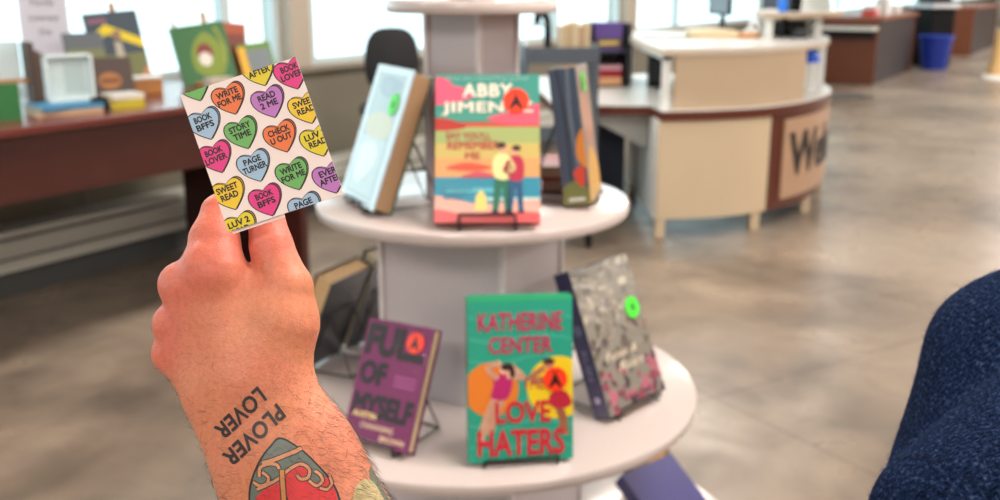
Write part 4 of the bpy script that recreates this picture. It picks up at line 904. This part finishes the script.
bvh = BVHTree.FromPolygons([Vector(v) for v in vv.tolist()], ff.tolist())
def on_skin(px, py, lift):
    # ray from the viewing side onto the skin, returned in world space slightly above the surface
    h = bvh.ray_cast(Vector((0, 0, 1000)), Vector((px - 500, 250 - py, -1000)).normalized())
    if h[0] is None: return None, None
    q = h[0] + h[1] * lift; return q, h[1]
def l2w(q): return Vector((O3 + RT*(q.x*K) + UP*(q.y*K) - FW*(q.z*K)))
def subdiv_tris(tr, mx_):
    out = []; st = list(tr)
    while st:
        t = st.pop(); e = [math.dist(t[i], t[(i+1) % 3]) for i in range(3)]; k = max(range(3), key=lambda i: e[i])
        if e[k] <= mx_: out.append(t); continue
        a, b_, c = t[k], t[(k+1) % 3], t[(k+2) % 3]; mid = ((a[0]+b_[0])/2, (a[1]+b_[1])/2); st += [(a, mid, c), (mid, b_, c)]
    return out
def ink(layers, name, label):
    m = MB(); m.M = Matrix.Translation(-Vector(org.tolist()))
    for tr, c, lift in layers:
        mt = mat(c, .5, var=.18, vs=260)
        for t in subdiv_tris(tr, 3.2):
            q = [on_skin(x, y, lift)[0] for x, y in t]
            if any(v is None for v in q) or max(v.z for v in q) - min(v.z for v in q) > 14: continue
            q = [tuple(l2w(v)) for v in q]
            m.add(q, [(0, 1, 2)], mt)
    return m.build(name, hand, smooth=True, label=label)
INK = (52, 44, 50)
def word(st, x0, y0, x1, y1, hgt):
    tr, tw, th = text_tris(st, .03, 0, 1.04); L_ = math.hypot(x1-x0, y1-y0); d = ((x1-x0)/L_, (y1-y0)/L_); up = (.60, .80)
    cx, cy = (x0+x1)/2, (y0+y1)/2; sx, sy = L_/tw, hgt/th
    return [[(cx + d[0]*u*sx + up[0]*v*sy, cy + d[1]*u*sx + up[1]*v*sy) for u, v in t] for t in tr]
wd2 = [word('PLOVER', 281, 410, 227, 461, 16), word('LOVER', 262, 393, 219, 434, 16)]
ink([(q[k*len(q)//9:(k+1)*len(q)//9], INK, .3 + .03*k) for q in wd2 for k in range(9)], 'lettering_tattoo', 'dark ink lettering reading PLOVER LOVER')
Z2 = lambda zx, zy: (200 + zx/4.165, 380 + zy/4.165)
pt = Print(1000, 1000)
def zl(pts): return [Z2(*q) for q in pts]
out = [(335,238),(290,275),(255,320),(225,380),(207,440),(203,500),(215,580),(260,660),(330,730),(420,760),(500,720),(560,660),(592,590),(590,520),(570,455),(535,400),(480,340),(420,285)]
pt.blob(zl(out), (42, 40, 44), 1); cx, cy = 385, 500
pt.blob(zl([(cx+(x-cx)*.955, cy+(y-cy)*.965) for x, y in out]), (104, 114, 108), 2)
pt.blob(zl([(232,500),(260,462),(300,440),(330,425),(352,392),(385,372),(425,362),(450,385),(430,405),(455,420),(500,425),(525,405),(560,455),(575,520),(570,600),(520,680),(420,735),(330,705),(265,640),(225,570)]), (212, 52, 58), 3)
tanc = (206, 142, 104)
for pts, wd_ in [([(262,345),(300,335),(345,318),(390,300),(420,285)], 4.2), ([(248,400),(252,365),(285,350),(318,352),(330,368)], 3.4), ([(225,425),(250,440),(280,430),(285,405),(262,385)], 3.2), ([(240,455),(290,432),(335,405),(375,370),(420,350),(455,372),(450,405),(420,412),(405,395)], 3.4), ([(455,420),(485,440),(510,420),(500,395),(480,380)], 3.2), ([(500,450),(530,455),(548,430),(540,405)], 3)]:
    pt.line(zl(pts), wd_ + 1.5, (44, 40, 44), 4); pt.line(zl(pts), wd_ - .3, tanc, 5)
pt.line(zl([(342,378),(346,440),(352,520)]), 6.5, (60, 40, 40), 6); pt.line(zl([(342,378),(346,440),(352,520)]), 4.4, (196, 132, 76), 7)
pt.line(zl([(352,470),(372,520),(380,560)]), 2.2, (60, 40, 40), 6)
def flipt(items):
    return [([q[0], q[i], q[i+1]], c, .25 + .12*l) for q, c, l in items for i in range(1, len(q)-1)]
by = {}
for t, c, l in flipt(pt.items): by.setdefault((c, l), []).append(t)
ink([(t, c, l) for (c, l), t in sorted(by.items(), key=lambda e: e[0][1])], 'shield_tattoo', 'shield tattoo with grey waves over red')
pt2 = Print(1000, 1000); pt2.blob([(370, 468), (384, 478), (402, 500), (420, 530), (400, 540), (384, 515), (372, 490)], (104, 112, 96), 1); pt2.blob([(356, 486), (370, 480), (384, 500), (396, 530), (370, 530), (354, 508)], (186, 168, 122), 2)
by = {}
for t, c, l in flipt(pt2.items): by.setdefault((c, l), []).append(t)
ink([(t, c, l) for (c, l), t in by.items()], 'arm_tattoo', 'faded olive tattoo on the outer forearm')
# hair on the back of hand and forearm
hm_ = mat((44, 26, 20), .5, var=.1)
m = MB(); m.M = Matrix.Translation(-Vector(org.tolist()))
KT = bvh; cnt = 0; fc = vv[ff].mean(1); fn = np.cross(vv[ff[:,1]] - vv[ff[:,0]], vv[ff[:,2]] - vv[ff[:,0]]); fn /= np.linalg.norm(fn, axis=1)[:, None] + 1e-9
X_, Y_ = fc[:,0] + 500, 250 - fc[:,1]
dens = np.clip((Y_ - 300)/170, .0, 1)**1.3 * (.25 + .75*np.clip((X_ - (Y_*.30 + 110))/120, 0, 1)); dens[(fn[:,2] < -.35) | (Y_ > 560) | (Y_ < 300)] = 0
pick = RNG.choice(len(fc), 1800, p=dens/dens.sum())
for i in pick:
    n = Vector(fn[i].tolist()); q = Vector(fc[i].tolist()); side = 1 if X_[i] > 200 + .3*(Y_[i]-300) else -1
    t = Vector((.75*side + random.gauss(0, .35), -.15 + random.gauss(0, .35), 0)); t = (t - n*t.dot(n)).normalized()
    Ln = random.uniform(7, 15) * (1 if Y_[i] > 380 else .55); lift = random.uniform(.12, .5) + (.25 if X_[i] > 330 else 0)
    a = q; b2 = q + (t + n*lift)*Ln*.5; c = q + (t + n*lift*.7)*Ln + Vector((0, -1, 0))*Ln*.15
    P3 = [l2w(v) for v in (a, b2, c)]; m.tube(P3, [.00005, .00004, .00002], hm_, 3)
tag(m.build('arm_hair', hand), kind='stuff')

# ================================================================ second person: navy knit sweater at the right edge
def sweater_f(P):
    d = None
    def U(a, b, ra, rb, k, sc=(1,1,1)):
        nonlocal d; q = cone(P, a, b, ra, rb, sc); d = q if d is None else smin(d, q, k)
    U((.60, .84, 1.22), (.60, .84, .92), .13, .14, .06, (1, 1.2, 1))      # torso
    U(SA, (.72, .92, 1.32), .080, .07, .06)                               # shoulders
    U(SA, SB, .0875, .078, .03)                                           # upper arm
    U((.74, .93, 1.32), (.80, .95, 1.07), .072, .06, .04); U((.80, .95, 1.07), (.80, .83, .86), .058, .045, .02)   # far arm hanging
    U(SC, SE, .062, .064, .016)                                           # forearm folded up across the front
    return d
def at_px(px, py, dep): return tuple(CAM + ray(px, py) * dep)
SA, SB, SC, SE = at_px(1055, 388, .70), at_px(990, 570, .66), at_px(976, 540, .585), at_px(1090, 440, .62)
v2, f2 = surface_nets(sweater_f, (.15, .35, .74), (.90, 1.06, 1.44), .0045)
# folds of the sleeve: gentle displacement
kt = np.sin(v2[:,2]*62 + 9*v2[:,0] + 2*np.sin(v2[:,1]*25)) * .0022 + np.sin(v2[:,2]*31 - 20*v2[:,1]) * .002
cen = np.array([.42, .70, 0]); dirn = v2 - cen; dirn[:,2] = 0; dirn /= np.linalg.norm(dirn, axis=1)[:, None] + 1e-9
v2 = v2 + dirn * kt[:, None]
knit = bpy.data.materials.new('navy_knit'); knit.use_nodes = True; nt = knit.node_tree; N = nt.nodes; L = nt.links; b = N['Principled BSDF']; tc = N.new('ShaderNodeTexCoord')
at = N.new('ShaderNodeAttribute'); at.attribute_name = 'knit'; sx = N.new('ShaderNodeSeparateXYZ'); L.new(at.outputs['Vector'], sx.inputs[0])
def mth(op, a, b_=None, c=None):
    n = N.new('ShaderNodeMath'); n.operation = op
    for i, q in enumerate((a, b_, c)):
        if q is None: continue
        if isinstance(q, (int, float)): n.inputs[i].default_value = q
        else: L.new(q, n.inputs[i])
    return n.outputs[0]
nz = noise(40, 3); wob = mth('MULTIPLY', mth('SUBTRACT', nz.outputs['Fac'], .5), 2.2)
u = mth('ADD', sx.outputs[0], wob); col_ = mth('ABSOLUTE', mth('SUBTRACT', mth('FRACT', u), .5))
vcoord = mth('ADD', mth('ADD', sx.outputs[1], wob), mth('MULTIPLY', col_, 1.6)); st = mth('ABSOLUTE', mth('SUBTRACT', mth('FRACT', vcoord), .5))
hgt = mth('ADD', mth('MULTIPLY', mth('SINE', mth('MULTIPLY', col_, 6.28)), .55), mth('MULTIPLY', mth('SUBTRACT', .5, st), 1.1))
fz = noise(700, 4); hgt2 = mth('ADD', hgt, mth('MULTIPLY', fz.outputs['Fac'], .8))
bp = N.new('ShaderNodeBump'); bp.inputs['Strength'].default_value = 1; bp.inputs['Distance'].default_value = .006; L.new(hgt2, bp.inputs['Height']); L.new(bp.outputs['Normal'], b.inputs['Normal'])
fz2 = noise(350, 5); rk = ramp(fz2.outputs['Fac'], [(.3, lin((12, 22, 48))), (.55, lin((33, 50, 86))), (.78, lin((86, 108, 150)))])
L.new(rk.outputs[0], b.inputs['Base Color'])
b.inputs['Roughness'].default_value = .95; b.inputs['Sheen Weight'].default_value = .0; b.inputs['Specular IOR Level'].default_value = .04
o2 = v2.mean(0)
per = empty('person', o2.tolist(), 0, 'person in a chunky navy knit sweater at the right edge, arm bent', 'person')
sw = mesh_np('sweater', v2 - o2, f2, knit, per)
# knit rows follow each limb: across / along coordinates for the stitches
ax_a, ax_b, fa, fb = np.array(SA), np.array(SB), np.array(SC), np.array(SE)
def limb(a, b_, v):
    d = (b_ - a) / np.linalg.norm(b_ - a); s_ = (v - a) @ d; r = v - a - s_[:, None]*d; e1 = np.cross(d, [0, 0, 1.0]); e1 /= np.linalg.norm(e1); e2 = np.cross(d, e1)
    return s_, np.arctan2(r @ e2, r @ e1), np.linalg.norm(r, axis=1) + 9*np.clip(-s_, 0, 1) + 9*np.clip(s_ - np.linalg.norm(b_-a), 0, 1)
s1, a1, r1 = limb(ax_a, ax_b, v2); s2, a2, r2 = limb(fa, fb, v2)
on1 = r1 - .085 < r2 - .062
kn = np.zeros((len(v2), 3), np.float32); kn[:,0] = np.where(on1, a1*.068/.0055, a2*.06/.0055); kn[:,1] = np.where(on1, s1/.0052, s2/.0052)
atr = sw.data.attributes.new('knit', 'FLOAT_VECTOR', 'POINT'); atr.data.foreach_set('vector', kn.ravel())
fzm = mat((46, 70, 120), .9, var=.3, vs=200); m = MB(); fcs = v2[f2].mean(1); nn = np.cross(v2[f2[:,1]] - v2[f2[:,0]], v2[f2[:,2]] - v2[f2[:,0]]); nn /= np.linalg.norm(nn, axis=1)[:, None] + 1e-9
tc_ = np.array(list(CAM)) - fcs; vis = (nn * tc_).sum(1) / np.linalg.norm(tc_, axis=1); okf = (vis > -.3) & (fcs[:,2] > 1.1); pr_ = okf * (1.2 - np.abs(vis)); pr_ = pr_ / pr_.sum()
for i in RNG.choice(len(fcs), 7000, p=pr_):
    n = Vector(nn[i].tolist()); q = Vector((fcs[i] - o2).tolist()); t = Vector((random.gauss(0, 1), random.gauss(0, 1), random.gauss(0, 1))); t = (t - n*t.dot(n)).normalized(); Ln = random.uniform(.002, .006)
    m.tube([q, q + (t*.7 + n*.5)*Ln*.5, q + (t + n*random.uniform(.1, .6))*Ln], [.00009, .00008, .00004], fzm, 3)
tag(m.build('wool_fuzz', per), kind='stuff')
# neck, head, hair, trousers of the second person (outside the photo's frame, standing on the floor)
def body_f(P):
    P = P + np.array([0, 0, .10], np.float32); d = None
    def U(a, b, ra, rb, k, sc=(1,1,1)):
        nonlocal d; q = cone(P, a, b, ra, rb, sc); d = q if d is None else smin(d, q, k)
    U((.61, .89, 1.38), (.61, .89, 1.54), .058, .054, .04); U((.61, .875, 1.60), (.61, .885, 1.67), .068, .088, .05); U((.61, .805, 1.62), (.61, .79, 1.605), .009, .013, .02)
    U((.60, .812, 1.565), (.62, .812, 1.565), .012, .012, .015)
    for sg_ in (-1, 1): U((.61 + sg_*.085, .885, 1.60), (.61 + sg_*.087, .89, 1.63), .010, .015, .01)
    return d
v3, f3 = surface_nets(body_f, (.45, .7, 1.24), (.78, 1.05, 1.7), .005)
head = mesh_np('head', v3 - o2, f3, skin, per)
for sg_ in (-1, 1):
    m = MB(); c_ = Vector((.61 + sg_*.031, .806, 1.54)) - Vector(o2.tolist()); m.M = Matrix.Translation(c_)
    m.lathe([(.002, -.010), (.008, -.007), (.011, 0), (.008, .007), (.002, .010)], mat((236, 232, 226), .2), 16); e = m.build('eye', head, smooth=True)
    m = MB(); m.tube([c_ + Vector((0, -.0085, 0)), c_ + Vector((0, -.0118, 0))], .0048, mat((50, 34, 26), .2), 14); m.build('iris', e)
m = MB(); c_ = Vector((.61, .797, 1.462)) - Vector(o2.tolist()); m.tube(smoothpath([c_ + Vector((-.022, .006, .002)), c_ + Vector((0, 0, 0)), c_ + Vector((.022, .006, .002))], 5), [.002] + [.0045]*9 + [.002], mat((176, 92, 84), .5)); m.build('mouth', head, smooth=True)
def hair_f(P):
    P = P + np.array([0, 0, .10], np.float32)
    return np.maximum(smin(cone(P, (.61, .90, 1.64), (.61, .91, 1.68), .094, .098), cone(P, (.61, .95, 1.6), (.61, .96, 1.48), .088, .06), .05), -cone(P, (.61, .78, 1.60), (.61, .78, 1.5), .09, .12))
v4, f4 = surface_nets(hair_f, (.45, .7, 1.24), (.8, 1.1, 1.75), .006); mesh_np('hair', v4 - o2, f4, mat((60, 40, 30), .6, bump=.5, bs=150), per)
def leg_f(P):
    d = cone(P, (.60, .91, .92), (.60, .91, .84), .15, .15, (1, 1.25, 1))
    for s_ in (-1, 1): d = smin(smin(d, cone(P, (.60 + s_*.08, .91, .84), (.60 + s_*.09, .90, .48), .09, .065), .05), cone(P, (.60 + s_*.09, .90, .48), (.60 + s_*.095, .93, .10), .065, .055), .03)
    return d
v5, f5 = surface_nets(leg_f, (.35, .65, .03), (.85, 1.15, 1.1), .009); mesh_np('trousers', v5 - o2, f5, mat((40, 42, 50), .9, bump=.2, bs=300), per)
for s_ in (-1, 1):
    v6, f6 = surface_nets(lambda P: cone(P, (.60 + s_*.097, .94, .05), (.60 + s_*.11, .80, .038), .045, .036), (.3, .6, -.02), (.9, 1.1, .15), .006)
    v6[:,2] = np.maximum(v6[:,2], .001); mesh_np('shoe', v6 - o2, f6, mat((30, 30, 32), .6), per)
# hand at the end of the folded sleeve
HB = np.array(SE)
def hnd2(P):
    d = cone(P, HB, HB + [.055, -.005, .03], .03, .032)
    for k in range(4): d = smin(d, cone(P, HB + [.07, -.004 - .006*k, .05 - .017*k], HB + [.115, -.02 - .004*k, .05 - .018*k], .0095, .0075), .008)
    return smin(d, cone(P, HB + [.05, -.01, .05], HB + [.075, -.02, .085], .012, .009), .012)
vh, fh = surface_nets(lambda P: smin(cone(P, (.80, .825, .85), (.80, .80, .79), .026, .03), smin(cone(P, (.80, .79, .77), (.80, .775, .70), .022, .012), cone(P, (.785, .775, .80), (.775, .76, .75), .012, .009), .01), .012), (.7, .7, .66), (.88, .9, .9), .004); mesh_np('hand', vh - o2, fh, skin, per)
v7, f7 = surface_nets(hnd2, tuple(HB - [.06, .09, .09]), tuple(HB + [.15, .07, .13]), .003); mesh_np('hand', v7 - o2, f7, skin, per)

# ================================================================ view
S.view_settings.view_transform = 'Standard'; S.view_settings.look = 'None'; S.view_settings.gamma = 1; S.view_settings.exposure = .08; S.view_settings.use_curve_mapping = False
S.cycles.use_denoising = True; S.cycles.max_bounces = 6; S.cycles.diffuse_bounces = 3; S.cycles.glossy_bounces = 3; S.cycles.transmission_bounces = 6
